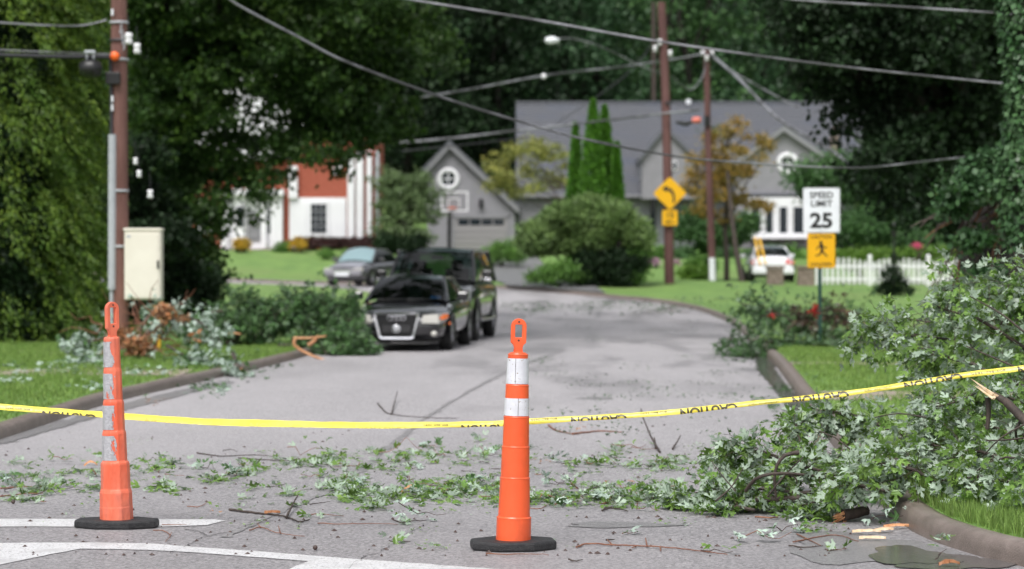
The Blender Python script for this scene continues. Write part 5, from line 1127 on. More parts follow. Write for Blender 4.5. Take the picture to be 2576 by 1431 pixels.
def grow(path, r0, r1, ntw, tl, nl, up=.25, grav=.35, side=None, ls=(.052, .098), flip=.35, seed=1, t0=.12, jit=.02, pet=.05):
    """a broken limb with leafy twigs; returns (limb path, radii), twig tubes, leaf arrays"""
    rr = np.random.default_rng(seed); P = smooth_line(np.array(path)[:, :3], .12) if len(path) > 2 else wobble(path[0], path[1], 12, .02, rr)
    P = P + rr.normal(0, jit * .4, P.shape); P[:, 2] = np.maximum(P[:, 2], zfloor(P) + r0 * .6); rad = np.linspace(r0, r1, len(P)); tw = []; C = []; D = []; U = []; S = []
    T = unit(np.gradient(P, axis=0))
    for k in range(ntw):
        t = t0 + (1 - t0) * rr.uniform() ** .85; i = min(len(P) - 1, int(t * (len(P) - 1))); a = P[i]
        d = unit(rr.normal(size=3) * np.array([1, 1, .7]) + T[i] * .7 + np.array([0, 0, up])); L = tl * rr.uniform(.45, 1.2) * (1.1 - .35 * t); m_ = 7
        Q = [a]; dd = d.copy(); st = L / (m_ - 1)
        for _ in range(m_ - 1):
            dd = unit(dd + np.array([0, 0, -grav * .25]) + rr.normal(0, .16, 3)); Q.append(Q[-1] + dd * st)
        Q = np.array(Q); Q[:, 2] = np.maximum(Q[:, 2], zfloor(Q) + .01); tw.append((Q, np.linspace(max(.0022, r1 * .35), .0012, m_)))
        n = int(nl * rr.uniform(.6, 1.3))
        for _ in range(n):
            u = rr.uniform(.15, 1.0) * (m_ - 1); i0 = min(int(u), m_ - 2); p = Q[i0] * (1 - (u - i0)) + Q[i0 + 1] * (u - i0); tt = unit(Q[i0 + 1] - Q[i0])
            o_ = unit(np.cross(tt, rr.normal(size=3)) + tt * .6 + np.array([0, 0, -.25])); c = p + o_ * rr.uniform(.4, 1.2) * pet
            ld = unit(o_ * .7 + tt * .3 + np.array([0, 0, -rr.uniform(.1, .9)]) + rr.normal(0, .25, 3)); un = rr.normal(0, .55, 3) + np.array([0, -.15, 1.0]);
            if rr.uniform() < flip: un = -un
            C.append(c); D.append(ld); U.append(un); S.append(rr.uniform(*ls))
    C = np.array(C); D = np.array(D); zf = zfloor(C); low = C[:, 2] < zf + .02; C[low, 2] = zf[low] + rr.uniform(.004, .03, low.sum()); tip = C[:, 2] + D[:, 2] * np.array(S); bad = tip < zf; D[bad, 2] = np.abs(D[bad, 2]) * .15
    return (P, rad), tw, [C, D, np.array(U), np.array(S)]
def heap(name, origin, label, specs, cat='fallen branch', m='maple', nobj=300, tmpl=LT, wood='bark', tw_m='twig', group=None, leafname='leaf'):
    t = thing(name, origin, label, cat, group); LV = [[], [], [], []]; allt = MB()
    for s in specs:
        (P, rad), tw, lv = grow(**s); MB().tube(P, rad, 8).build('limb', M[wood], t)
        for Q, q in tw: allt.tube(Q, q, 4, caps=False)
        for a, b in zip(LV, lv): a.append(b)
    o = allt.build('twigs', M[tw_m], t); o['kind'] = 'stuff'
    LV = [np.concatenate(a) for a in LV]; put_leaves(*LV, t, nobj, m, tmpl, leafname); return t

def A(px, py, Y): return tuple(at(px, py, Y))
# big fallen crown on the verge at right
specs = []
def sp(path, r0, r1, ntw, tl, nl, **k): specs.append(dict(path=path, r0=r0, r1=r1, ntw=ntw, tl=tl, nl=nl, seed=len(specs) + 300 + int(abs(path[0][0]) * 100), **k))
# long boughs: from the right edge inward
sp([A(2700, 980, 17.5), A(2520, 900, 17.3), A(2360, 850, 17.4), A(2230, 850, 17.6), A(2130, 850, 17.8)], .018, .004, 42, .38, 13, flip=.6)
sp([A(2650, 900, 18), A(2520, 800, 18.2), A(2430, 730, 18.4), A(2375, 660, 18.5)], .016, .004, 26, .32, 12, flip=.45)
sp([A(2680, 830, 17.8), A(2590, 740, 18), A(2520, 720, 18.2), A(2450, 700, 18.4)], .02, .005, 34, .42, 13, flip=.25)
sp([A(2680, 940, 17), A(2560, 860, 17), A(2450, 800, 17), A(2350, 770, 17.3)], .02, .005, 40, .4, 13, flip=.25)
sp([A(2680, 1020, 16.6), A(2540, 960, 16.6), A(2400, 900, 16.8), A(2280, 870, 17)], .02, .004, 36, .36, 12, flip=.3)
sp([A(2680, 1060, 16.2), A(2500, 1030, 16), A(2400, 1000, 16.2), A(2320, 1000, 16.5)], .02, .004, 38, .36, 12, flip=.35)
sp([A(2700, 1120, 15.4), A(2560, 1090, 15.3), A(2430, 1070, 15.5), A(2310, 1090, 15.8)], .018, .004, 44, .36, 12, flip=.5)
sp([A(2700, 1180, 14.8), A(2560, 1160, 14.9), A(2420, 1130, 15.1), A(2290, 1110, 15.3)], .018, .004, 42, .33, 12, flip=.55)
sp([A(2650, 980, 18.6), A(2500, 880, 19), A(2380, 820, 19), A(2260, 800, 19.2)], .02, .004, 40, .4, 12, flip=.2)
sp([A(2670, 1080, 16.0), A(2500, 980, 15.6), A(2420, 1000, 15.4), A(2330, 1030, 15.3)], .016, .004, 30, .32, 12, flip=.3)
sp([A(2690, 760, 17.4), A(2600, 690, 17.8), A(2540, 760, 18), A(2500, 850, 18)], .02, .005, 30, .4, 13, flip=.3)
sp([A(2700, 1240, 14.0), A(2580, 1215, 14.2), A(2460, 1200, 14.4), A(2370, 1210, 14.6)], .014, .004, 34, .26, 12, flip=.4)
sp([A(2720, 1290, 13.6), A(2620, 1250, 13.8), A(2520, 1235, 14.0)], .012, .004, 22, .2, 11, flip=.3)
heap('fallen_maple_tree', at(2480, 1180, 16.5), 'huge fallen silver maple crown heaped on the verge at the right edge', specs, 'fallen tree', nobj=300)
# low bough lying over the kerb onto the road
specs = []
sp([A(2330, 1180, 15.4), A(2180, 1140, 15.6), A(2050, 1180, 15.7), A(1930, 1190, 15.8), A(1850, 1250, 15.8)], .017, .006, 34, .34, 12, flip=.6)
sp([A(2300, 1130, 16), A(2200, 1060, 16.2), A(2100, 1040, 16.3), A(1990, 1060, 16.4)], .015, .004, 44, .32, 12, flip=.6)
sp([A(2200, 1210, 15.2), A(2090, 1190, 15.3), A(1960, 1150, 15.6), A(1880, 1130, 15.8), A(1800, 1150, 15.8)], .014, .004, 46, .34, 12, flip=.6)
sp([A(2050, 1240, 15.2), A(1950, 1230, 15.2), A(1850, 1230, 15.3), A(1750, 1240, 15.4)], .014, .004, 50, .26, 12, flip=.6)
sp([A(1900, 1280, 15.0), A(1820, 1270, 15.1), A(1740, 1270, 15.3), A(1690, 1275, 15.4)], .01, .003, 34, .22, 11, flip=.65)
sp([A(2250, 1240, 14.6), A(2150, 1220, 14.6), A(2070, 1260, 14.7), A(2000, 1280, 14.8)], .014, .004, 34, .26, 11, flip=.55)
sp([A(2030, 1190, 15.6), A(2010, 1100, 16), A(2000, 1040, 16.2)], .01, .003, 20, .2, 11, flip=.6)
sp([A(2360, 1220, 14.7), A(2300, 1180, 14.7), A(2200, 1170, 14.8), A(2120, 1200, 14.9)], .014, .004, 34, .28, 12, flip=.55)
heap('fallen_maple_bough', at(2000, 1270, 15.5), 'leafy silver maple bough sprawling off the kerb onto the asphalt at right', specs, nobj=300)
# bare dark broken limbs in front
def bare(name, label, paths, m='bark', cat='broken branch', torn=None, group=None):
    o0 = np.array(paths[0][0][0]); t = thing(name, o0, label, cat, group)
    for P, r0, r1 in paths: P2 = smooth_line(np.array(P), .06); MB().tube(P2, np.linspace(r0, r1, len(P2)), 9).build('limb', M[m], t)
    if torn:
        c, d, L, w = torn; mb = MB(); c = np.array(c); d = unit(np.array(d))
        for k in range(9):
            s_ = rng.normal(0, w * .35, 3); a = c + s_; b = c + d * L * rng.uniform(.35, 1) + s_ * 1.3; u = unit(np.cross(d, rng.normal(size=3))) * w * .35; v = unit(np.cross(d, u)) * w * .16
            mb.add([a + u, a - u, a - u * .8 + v, a + u * .8 + v, b], [(0, 1, 4), (1, 2, 4), (2, 3, 4), (3, 0, 4), (3, 2, 1, 0)])
        mb.build('splintered_end', M['splint'], t)
    return t
bare('broken_limb', 'thick dark broken limb with a pale splintered end touching the yellow tape', [([A(2530, 1010, 14.9), A(2560, 1040, 14.8), A(2600, 1080, 14.7), A(2700, 1160, 14.6)], .026, .034), ([A(2480, 985, 15), A(2505, 995, 14.95), A(2535, 1013, 14.9)], .014, .026), ([A(2485, 1000, 15), A(2487, 1040, 15), A(2483, 1080, 15)], .018, .013), ([A(2575, 1050, 14.8), A(2555, 1080, 14.8), A(2560, 1110, 14.9)], .012, .007)],
     torn=(A(2500, 995, 14.93), np.array(A(2446, 955, 15)) - np.array(A(2500, 995, 14.93)), .17, .035))
bare('arched_branch', 'dark arched branch looping through the leaves above the kerb', [([A(1876, 1235, 15.0), A(1900, 1205, 14.9), A(1940, 1192, 14.85), A(2000, 1192, 14.9), A(2070, 1200, 14.9), A(2130, 1215, 14.95), A(2165, 1240, 15)], .012, .007), ([A(2010, 1070 + 68, 15), A(1975, 1145, 15), A(1955, 1170, 15), A(1948, 1205, 15.0), A(1952, 1250, 15)], .014, .008), ([A(1980, 1192, 14.95), A(2000, 1200, 14.9), A(2005, 1212, 14.9)], .008, .004), ([A(1930, 1250, 15), A(1970, 1200, 15), A(2020, 1150, 15.1)], .006, .004)])
bare('bare_branch', 'thin dark branches forking through the fallen tree at the right edge', [([A(2600, 1160, 14.4), A(2530, 1150, 14.5), A(2470, 1175, 14.6), A(2420, 1215, 14.6)], .008, .004), ([A(2700, 1050, 14.3), A(2620, 1090, 14.4), A(2550, 1105, 14.5), A(2480, 1108, 14.6)], .009, .004), ([A(2590, 1060, 14.4), A(2520, 1100, 14.4), A(2470, 1150, 14.5)], .006, .003), ([A(2640, 960, 16), A(2570, 930, 16), A(2500, 900, 16.2), A(2430, 870, 16.3)], .01, .004), ([A(2700, 880, 16.5), A(2600, 850, 16.5), A(2520, 790, 16.6), A(2440, 745, 16.8)], .011, .004), ([A(2330, 1050, 14.7), A(2260, 1040, 14.8), A(2200, 1050, 14.9)], .005, .003)])
bare('bare_branch', 'thin dark twigs reaching left out of the low leaf bough', [([A(1850, 1235, 14.7), A(1820, 1200, 14.8), A(1790, 1160, 14.9)], .005, .0025), ([A(2150, 1140, 15), A(2100, 1100, 15.1), A(2060, 1085, 15.2)], .006, .003), ([A(1800, 1260, 14.7), A(1840, 1225, 14.8), A(1870, 1175, 14.9)], .006, .003)])
def log(name, label, a, b, r0, r1, torn=None, m='bark', tm='splint_or'):
    a = np.array(a); b = np.array(b); t = thing(name, (a + b) / 2, label, 'log'); MB().tube(wobble(a, b, 6, r0 * .08), np.linspace(r0, r1, 6), 11).build('wood', M[m], t)
    if torn is not None:
        d = unit(torn); mb = MB()
        for k in range(12):
            s_ = rng.normal(0, r0 * .45, 3); s0 = a + s_ * .8; e = a + d * r0 * rng.uniform(.8, 3) + s_ * 1.4; u = unit(np.cross(d, rng.normal(size=3))) * r0 * .35; v = unit(np.cross(d, u)) * r0 * .2
            mb.add([s0 + u, s0 - u, s0 - u * .8 + v, s0 + u * .8 + v, e], [(0, 1, 4), (1, 2, 4), (2, 3, 4), (3, 0, 4), (3, 2, 1, 0)])
        mb.build('torn_end', M[tm], t)
    return t
log('fallen_log', 'smooth dark stick under the leaf bough left of the kerb', A(1900, 1256, 15.1), A(2012, 1254, 15.1), .020, .022)
log('fallen_log', 'short dark log with torn orange end lying by the gutter', A(2120, 1296, 14.6), A(2180, 1284, 14.7), .036, .030, (-.7, -.3, -.25))
log('fallen_log', 'upright jagged dark stump piece with pale torn top amid the leaves over the kerb', A(2262, 1205, 15.0), A(2245, 1265, 15.0), .04, .05, (.3, -.2, 1), tm='splint')
log('fallen_log', 'small cut log piece with pale split wood in the wet gutter', A(2195, 1350, 14.0), A(2168, 1352, 14.0), .017, .017, (.9, .1, .1), tm='splint')
def chip(px, py, L, w, rz, m, label, name='wood_splinter', tilt=.035):
    c = gp(px, py) + np.array([0, 0, .012]); ca, sa = math.cos(rz), math.sin(rz); n = 9; mb = MB(); V = []
    for k in range(n):
        u = k / (n - 1); ww = w * math.sin(math.pi * min(1, .12 + u * .86)) ** .6 * random.uniform(.45, 1.25); x = (u - .5) * L; zz = tilt * L * math.sin(u * 3)
        for s, z in ((-1, 0), (-.3, .012), (.5, .014), (1, 0)): V.append((c[0] + x * ca - s * ww * sa, c[1] + x * sa + s * ww * ca, c[2] + zz + z + random.uniform(0, .003)))
    F = [(k * 4 + j, (k + 1) * 4 + j, (k + 1) * 4 + j + 1, k * 4 + j + 1) for k in range(n - 1) for j in range(3)] + [(k * 4 + 3, (k + 1) * 4 + 3, (k + 1) * 4, k * 4) for k in range(n - 1)]
    mb.add(V, F); o = mb.build(name, M[m], None, origin=c); return tag(o, label, 'wood splinter' if 'splint' in name else 'leaf')
chip(2180, 1345, .17, .017, .1, 'splint', 'longest pale wood splinter in the gutter below the leaves')
chip(2225, 1340, .13, .018, .45, 'splint', 'pale yellow wood splinter right of the longest one')
chip(2255, 1331, .16, .022, .2, 'splint_or', 'orange tinted wood splinter nearest the kerb end')
chip(2195, 1362, .15, .012, -.2, 'splint', 'thin pale splinter at the puddle edge')
chip(1033, 1243, .12, .032, -.15, 'splint_or', 'curled tan bark piece on the leaf litter between the two cones', tilt=.3)
chip(228, 1177, .1, .03, .2, 'splint_or', 'tan curled leaf or bark piece left of the left cone', tilt=.3)
chip(2388, 1428, .11, .035, .1, 'dead_leaf', 'orange dead leaf at the bottom edge in the puddle', name='dead_leaf', tilt=.15)
chip(2075, 1168, .10, .02, .9, 'dead_leaf', 'small orange leaf on the gutter behind the arched branch', name='dead_leaf')
chip(685, 1296, .10, .02, .1, 'dead_leaf', 'small brown leaf caught on the dark forked stick', name='dead_leaf')

# fallen heap by the sign post
specs = []
LOW = dict(ls=(.08, .14), jit=.03)
sp([A(2230, 900, 43), A(2100, 850, 43), A(1980, 800, 43.5), A(1860, 760, 44)], .03, .01, 60, .75, 16, **LOW)
sp([A(2200, 870, 42), A(2080, 880, 41.5), A(1950, 860, 41.5), A(1830, 850, 42)], .03, .01, 60, .7, 16, **LOW)
sp([A(2240, 820, 45), A(2120, 780, 45), A(2000, 790, 45), A(1890, 800, 45)], .03, .01, 56, .75, 16, **LOW)
sp([A(1950, 900, 40.6), A(1900, 895, 40), A(1840, 870, 41)], .02, .006, 30, .5, 14, **LOW)
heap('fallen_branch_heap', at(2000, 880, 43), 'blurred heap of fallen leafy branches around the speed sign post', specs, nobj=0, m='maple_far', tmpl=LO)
specs = []
sp([A(2200, 830, 43.4), A(2100, 800, 43), A(2010, 800, 43)], .02, .008, 34, .6, 13, **LOW)
heap('red_leaf_branch', at(2090, 850, 43), 'dark reddish brown leafed branch inside the heap beside the sign post', specs, nobj=0, m='maple_red', tmpl=LO)
V, F = foliage(crown_at([(2048, 772, 7), (2040, 785, 6), (2051, 790, 5), (1945, 790, 4)], 41.5, .1), 10, 16, .05, .05); o = np_mesh('red_leaves', V, F, M['red_leaf'], origin=at(2048, 772, 41.5)); tag(o, 'few bright red leaves beside the speed sign post', 'leaves', kind='stuff')
# left heaps
specs = []
LOW = dict(ls=(.08, .13), jit=.03)
sp([A(330, 870, 36), A(400, 820, 36), A(480, 800, 36.5), A(560, 860, 36)], .025, .008, 40, .5, 13, flip=.2, **LOW)
sp([A(350, 850, 37), A(300, 840, 37), A(220, 860, 37), A(150, 870, 36.5)], .025, .006, 32, .4, 12, flip=.2, **LOW)
sp([A(350, 830, 38), A(370, 800, 38), A(390, 780, 38.5)], .02, .006, 20, .45, 12, flip=.2, **LOW)
sp([A(420, 870, 35), A(480, 900, 34.6), A(540, 930, 33.6), A(590, 945, 33)], .02, .006, 36, .42, 12, flip=.25, **LOW)
sp([A(300, 900, 35), A(260, 905, 35), A(200, 920, 34)], .02, .006, 22, .42, 11, flip=.4, **LOW)
sp([A(560, 780, 38), A(520, 790, 38), A(500, 830, 37)], .02, .006, 20, .4, 12, flip=.25, **LOW)
heap('fallen_maple_branch', at(380, 890, 36), 'fallen maple branch with pale leaf undersides below the cream cabinet', specs, nobj=0, tmpl=LO, m='maple_pale')
specs = []
LOW = dict(ls=(.08, .14), jit=.03)
for k, (xa_, ya_, xb_, yb_, Yb) in enumerate([(560, 870, 760, 760, 42), (620, 860, 860, 770, 42.5), (700, 880, 890, 850, 41), (560, 830, 640, 750, 43), (740, 870, 900, 800, 42), (820, 885, 925, 880, 40.6), (520, 860, 600, 800, 42), (640, 800, 820, 740, 43.5), (790, 800, 880, 765, 42.6)]):
    sp([A(xa_, ya_, Yb), A((xa_ + xb_) / 2, (ya_ + yb_) / 2 - 10, Yb + .4), A(xb_, yb_, Yb)], .03, .01, 60, .55, 19, flip=.12, **LOW)
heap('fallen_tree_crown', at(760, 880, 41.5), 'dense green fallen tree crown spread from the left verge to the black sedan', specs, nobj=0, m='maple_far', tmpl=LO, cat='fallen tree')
# torn twigs and orange wood left
mb = MB(); rr = np.random.default_rng(9)
t = thing('dead_brush', at(400, 860, 36.5), 'brown dead twigs and vines tangled in the left fallen branch', 'brush')
for k in range(36):
    a = at(rr.uniform(250, 450), rr.uniform(800, 900), rr.uniform(35.5, 37)); b = a + np.array([rr.uniform(-.7, .7), rr.uniform(-.4, .4), rr.uniform(-.3, .7)]); b[2] = max(b[2], .16); mb.tube(wobble(a, b, 5, .05, rr), np.linspace(.012, .003, 5), 4)
mb.build('twigs', M['twig_red'], t)['kind'] = 'stuff'
V, F = foliage(crown_at([(420, 790, 20), (445, 805, 18), (300, 850, 22), (350, 870, 26), (470, 850, 12)], 36, .3), 60, 14, .1, .1); o = np_mesh('dead_leaves', V, F, M['dead_leaf'], t); o['kind'] = 'stuff'
def torn_wood(label, P, Y, r_=.035):
    P = [A(a, b, Y) for a, b in P]; o = MB().tube(smooth_line(np.array(P), .1), np.linspace(r_, r_ * .6, len(smooth_line(np.array(P), .1))), 6).build('torn_branch', M['splint_or'], None, origin=P[0]); return tag(o, label, 'torn branch')
torn_wood('angular torn orange branch, lower piece lying against the green heap', [(742, 852), (740, 868), (775, 890), (820, 907)], 39.2, .03)
torn_wood('torn orange branch, upper level piece pointing right', [(738, 850), (780, 850), (820, 845)], 39.3, .022)
torn_wood('short torn orange stub standing against the green heap', [(775, 868), (790, 858), (800, 845)], 39.4, .035)
torn_wood('short pale torn stick at the left of the green heap', [(572, 838), (590, 838), (606, 840)], 39.6, .02)
o = MB().tube([A(585, 890, 35), A(600, 920, 34.4), A(612, 938, 33.8)], [.03, .028, .02], 7).build('broken_stick', M['bark'], None, origin=A(612, 938, 33.8)); tag(o, 'dark broken stick leaning on the left kerb with torn orange tip', 'stick')
o = MB().tube([A(608, 930, 33.9), A(622, 945, 33.6)], [.028, .012], 6).build('torn_tip', M['splint_or'], None); o.location = (0, 0, 0)
tag(o, 'torn orange tip of the stick on the left kerb', 'torn wood')

# ------------------------------------------------------------------ leaf litter on the road
def sprig(px, py, n, L, label=None, group=None, m='maple', yaw=None, lift=.05, flip=.3, ls=(.05, .09)):
    c = gp(px, py); t = thing('leafy_sprig', c, label or 'small wilted green maple sprig lying in the litter band across the road', 'leafy sprig', group)
    yaw = random.uniform(0, 6.28) if yaw is None else yaw; d = np.array([math.cos(yaw), math.sin(yaw), 0]); m_ = 6
    Q = np.array([c + d * L * (k / (m_ - 1) - .5) for k in range(m_)]) + rng.normal(0, .01, (m_, 3)); Q[:, 2] = c[2] + .008 + np.abs(rng.normal(0, lift * .4, m_))
    MB().tube(Q, np.linspace(.0035, .0015, m_), 5).build('twig', M['twig_red'] if random.random() < .4 else M['twig'], t)
    C = []; D = []; U = []; S = []
    for k in range(n):
        q = Q[rng.integers(0, m_)] + rng.normal(0, .025, 3) * np.array([1, 1, 0]); q[2] = c[2] + rng.uniform(.008, .02 + lift); a = rng.uniform(0, 6.28)
        C.append(q); D.append([math.cos(a), math.sin(a), rng.uniform(-.05, .55)]); u = rng.normal(0, .5, 3) + np.array([0, 0, 1]); U.append(u if rng.uniform() > flip else -u); S.append(rng.uniform(*ls))
    put_leaves(np.array(C), np.array(D), np.array(U), np.array(S), t, n, m); return t
G = 'wilted sprigs in the leaf litter across the road'
band = []
for k in range(20): band.append((rng.uniform(870, 1260), 1238 + rng.normal(0, 14)))
for k in range(24): band.append((rng.uniform(1335, 1720), 1245 + rng.normal(0, 20)))
for k in range(12): band.append((rng.uniform(950, 1260), 1160 + rng.normal(0, 14)))
for k in range(12): band.append((rng.uniform(130, 560), 1190 + rng.normal(0, 14)))
for k in range(8): band.append((rng.uniform(0, 250), 1235 + rng.normal(0, 7)))
for k in range(9): band.append((rng.uniform(560, 900), 1195 + rng.normal(0, 26)))
for k in range(6): band.append((rng.uniform(1340, 1700), 1172 + rng.normal(0, 12)))
def where(px):
    return ('near the left edge' if px < 250 else 'behind the left cone' if px < 560 else 'midway between the cones' if px < 870 else 'just left of the right cone' if px < 1275 else 'just right of the right cone' if px < 1500 else 'close to the fallen bough')
for i_, (px, py) in enumerate(band):
    n_ = int(rng.integers(5, 9)); row = 'far row' if py < 1185 else 'near row' if py > 1225 else 'middle row'
    o = sprig(px, py, n_, rng.uniform(.1, .26), ('%s %s sprig in the %s of litter %s' % ('small' if n_ < 6 else 'medium' if n_ < 8 else 'large', ('green', 'silvery')[i_ % 4 == 1], row, where(px))), G, ('maple', 'maple_pale')[i_ % 4 == 1])
sprig(1062, 1312, 12, .30, 'pale silvery maple spray lying alone between the two cones', None, 'maple_pale', .1, .10, .1)
sprig(1030, 1320, 4, .2, 'single dark green leaf cluster left of the pale silvery spray', None, 'maple', .3)
sprig(1003, 1366, 4, .12, 'small green leaf on bare asphalt left of the right cone base', None, 'maple', .1, .03)
sprig(1920, 1362, 13, .34, 'pale silvery spray lying alone on the wet asphalt right of centre', None, 'maple_pale', .05, .10, .1)
sprig(1990, 1342, 6, .2, 'small silvery spray just behind the larger one near the gutter', None, 'maple_pale', .4, .08, .2)
sprig(1805, 1392, 3, .14, 'flat green leaf at the end of the long red twig', None, 'maple', 0, .02)
sprig(1580, 1330 + 15, 3, .08, 'little pale leaf right of the damp round patch', None, 'maple_pale', 0, .02)
sprig(2030, 1338, 6, .2, 'green sprig beside the silvery spray close to the gutter', None, 'maple')
sprig(2098, 1388, 3, .1, 'tiny green sprig at the puddle edge', None, 'maple', 0, .02)
sprig(2365, 1412, 5, .2, 'green sprig sticking out of the puddle by the kerb', None, 'maple', 1.2, .12)
sprig(2235, 1320, 9, .28, 'silvery leaf spray hanging over the kerb end', None, 'maple_pale', .2, .12)
sprig(2140, 1305, 9, .3, 'silvery leaf spray in front of the short torn log', None, 'maple_pale', .4, .1)
sprig(820, 1302, 6, .22, 'green sprig right of the dark forked stick', None, 'maple', .2, .03)
sprig(770, 1150, 8, .3, 'brightest upright green sprig on the far side of the litter band', None, 'maple', .1, .16)
sprig(1600, 1135, 8, .4, 'green sprig under the upright dark twig behind the tape', None, 'maple', .1, .08)
sprig(1010, 1145, 9, .35, 'bushy dark green sprig in the back row left of the right cone', None, 'maple', .1, .14)
# stuff: uncountable leaves and crumbs
def litter(n, xr, fy, sy, ls, m, nm, label):
    nc = max(3, n // 11); kx = rng.uniform(*xr, nc); ky = fy(kx) + rng.normal(0, 1, nc) * sy(kx); w_ = rng.uniform(.2, 1, nc) ** 2; ci = rng.choice(nc, n, p=w_ / w_.sum()); px = kx[ci] + rng.normal(0, 26, n); py = ky[ci] + rng.normal(0, 5, n); ok = (py > 760) & (py < 1430); px = px[ok]; py = py[ok]
    C = np.array([gp(a, b) for a, b in zip(px, py)]); inl = in_lawn(C[:, 0], C[:, 1]); C[:, 2] = gz(C[:, 0], C[:, 1]) + np.where(inl, .15, .006) + rng.uniform(0, .02, len(C))
    a = rng.uniform(0, 6.28, len(C)); D = np.stack([np.cos(a), np.sin(a), rng.uniform(-.05, .35, len(C))], 1); U = rng.normal(0, .35, (len(C), 3)) + np.array([0, 0, 1]); U[rng.uniform(size=len(C)) < .35] *= -1
    put_leaves(C, D, U, rng.uniform(*ls, len(C)), None, 0, m, LT if ls[1] > .05 else LO, stuffname=nm)
    o = bpy.data.objects[nm] if nm in bpy.data.objects else None
    for ob in list(bpy.data.objects)[::-1]:
        if ob.name.startswith(nm) and 'label' not in ob: tag(ob, label, 'leaf litter', kind='stuff'); break
litter(900, (840, 1730), lambda x: 1245 + 0 * x, lambda x: 16 + 0 * x, (.05, .09), 'maple', 'leaf_litter', 'dense band of torn green maple leaves across the road behind the right cone')
litter(620, (0, 900), lambda x: 1205 - x * .02, lambda x: 26 + 0 * x, (.05, .095), 'maple', 'leaf_litter', 'thinner band of torn green maple leaves behind the left cone')
litter(360, (900, 1720), lambda x: 1160 + 0 * x, lambda x: 18 + 0 * x, (.045, .08), 'maple', 'leaf_litter', 'second row of torn maple leaves further up the road')
litter(1300, (0, 2100), lambda x: 1240 + 0 * x, lambda x: 70 + 0 * x, (.012, .04), 'maple', 'leaf_crumbs', 'tiny green leaf shreds scattered over the near asphalt')
litter(1300, (1280, 2100), lambda x: 930 + 0 * x, lambda x: 120 + 0 * x, (.03, .049), 'maple_far', 'leaf_crumbs', 'small leaf shreds scattered up the right half of the road')
litter(900, (1250, 1900), lambda x: 770 + 0 * x, lambda x: 12 + 0 * x, (.06, .13), 'f_hedge' if False else 'maple_far', 'leaf_litter', 'leaf debris along the outside of the far bend')
litter(160, (480, 760), lambda x: 960 - (x - 480) * .2, lambda x: 14 + 0 * x, (.06, .1), 'maple_far', 'leaf_litter', 'leaves along the left kerb in front of the green heap')
litter(420, (20, 640), lambda x: 960 + 0 * x, lambda x: 22 + 0 * x, (.06, .1), 'maple_pale', 'leaf_litter', 'pale leaves scattered on the left sidewalk and verge')
litter(90, (1880, 2000), lambda x: 960 + (x - 1880) * .9, lambda x: 30 + 0 * x, (.06, .1), 'maple_far', 'leaf_litter', 'leaves in the right gutter past the fallen bough')
litter(60, (300, 2000), lambda x: 1230 + 0 * x, lambda x: 90 + 0 * x, (.02, .045), 'dead_leaf', 'dead_leaf_crumbs', 'sparse orange brown leaf bits on the asphalt')
# dark crumbs: seeds, bark bits
mb = MB()
for k in range(300):
    px = rng.uniform(0, 2150); py = 1400 - 330 * rng.uniform() ** 1.3; c = gp(px, py); l = rng.uniform(.004, .022); w = l * rng.uniform(.3, .8); a = rng.uniform(0, 3.1); ca, sa = math.cos(a), math.sin(a); z = gz(c[0], c[1])
    mb.add([(c[0] + ca * l, c[1] + sa * l, z + .002), (c[0] - sa * w, c[1] + ca * w, z + .002), (c[0] - ca * l, c[1] - sa * l, z + .002), (c[0] + sa * w, c[1] - ca * w, z + .002), (c[0], c[1], z + .007 + l * .4)], [(0, 1, 4), (1, 2, 4), (2, 3, 4), (3, 0, 4)])
o = mb.build('bark_crumbs', M['twig'], None, origin=gp(1200, 1280)); tag(o, 'dark crumbs of bark and seeds peppering the near asphalt', 'debris', kind='stuff')
for nm_, px, py, lb in (('seed', 793, 1384, 'round dark seed ball on bare asphalt left of the right cone'), ('seed', 66 / 2, 1268, 'round dark seed ball beside the left edge near the white line')):
    o = MB().lathe([(.001, -.014), (.01, -.010), (.014, 0), (.010, .010), (.001, .014)], gp(px, py) + np.array([0, 0, .015]), 10).build(nm_, M['twig'], None, origin=gp(px, py)); tag(o, lb, 'seed')

# twigs and sticks
def twig(label, segs, r_=.004, m='twig_red', Yz=.01):
    o0 = gp(*segs[0][0][:2]); mb = MB()
    for s in segs:
        P = []
        for q in s:
            p = gp(q[0], q[1]); p[2] += (q[2] if len(q) > 2 else 0) + Yz; P.append(p)
        P = smooth_line(np.array(P), .03) if len(P) > 2 else np.array(P); mb.tube(P + rng.normal(0, .0012, P.shape), np.linspace(r_, r_ * .45, len(P)), 6)
    o = mb.build('twig', M[m], None, origin=o0); return tag(o, label, 'twig')
twig('dark forked stick lying right of the left cone', [[(577, 1285), (610, 1290), (660, 1295), (718, 1303), (755, 1316), (778, 1311)], [(720, 1306), (736, 1285, .03), (750, 1268, .05)]], .0085, 'bark')
twig('thin red thorny twig below the dark forked stick', [[(628, 1338), (655, 1330), (690, 1342), (720, 1348), (765, 1353)], [(655, 1330), (648, 1324, .01)], [(706, 1345), (700, 1330, .01)]], .004)
twig('small hooked red twig at the right corner of the left cone base', [[(385, 1338), (405, 1338), (428, 1350), (416, 1366)], [(428, 1350), (432, 1345)]], .0035)
twig('red twig lying across the white line right of the left cone base', [[(408, 1324), (440, 1324), (470, 1323)]], .003)
twig('long thorny red twig right of the right cone base', [[(1450, 1380), (1480, 1372), (1540, 1375), (1620, 1378), (1700, 1383), (1760, 1390), (1830, 1399)], [(1540, 1375), (1528, 1366, .01)], [(1628, 1378), (1624, 1366, .02)], [(1600, 1378), (1590, 1382)], [(1660, 1380), (1662, 1390)]], .0055)
twig('thin red twig in front of the right cone base', [[(1222, 1396), (1260, 1399), (1320, 1398), (1380, 1400)]], .004)
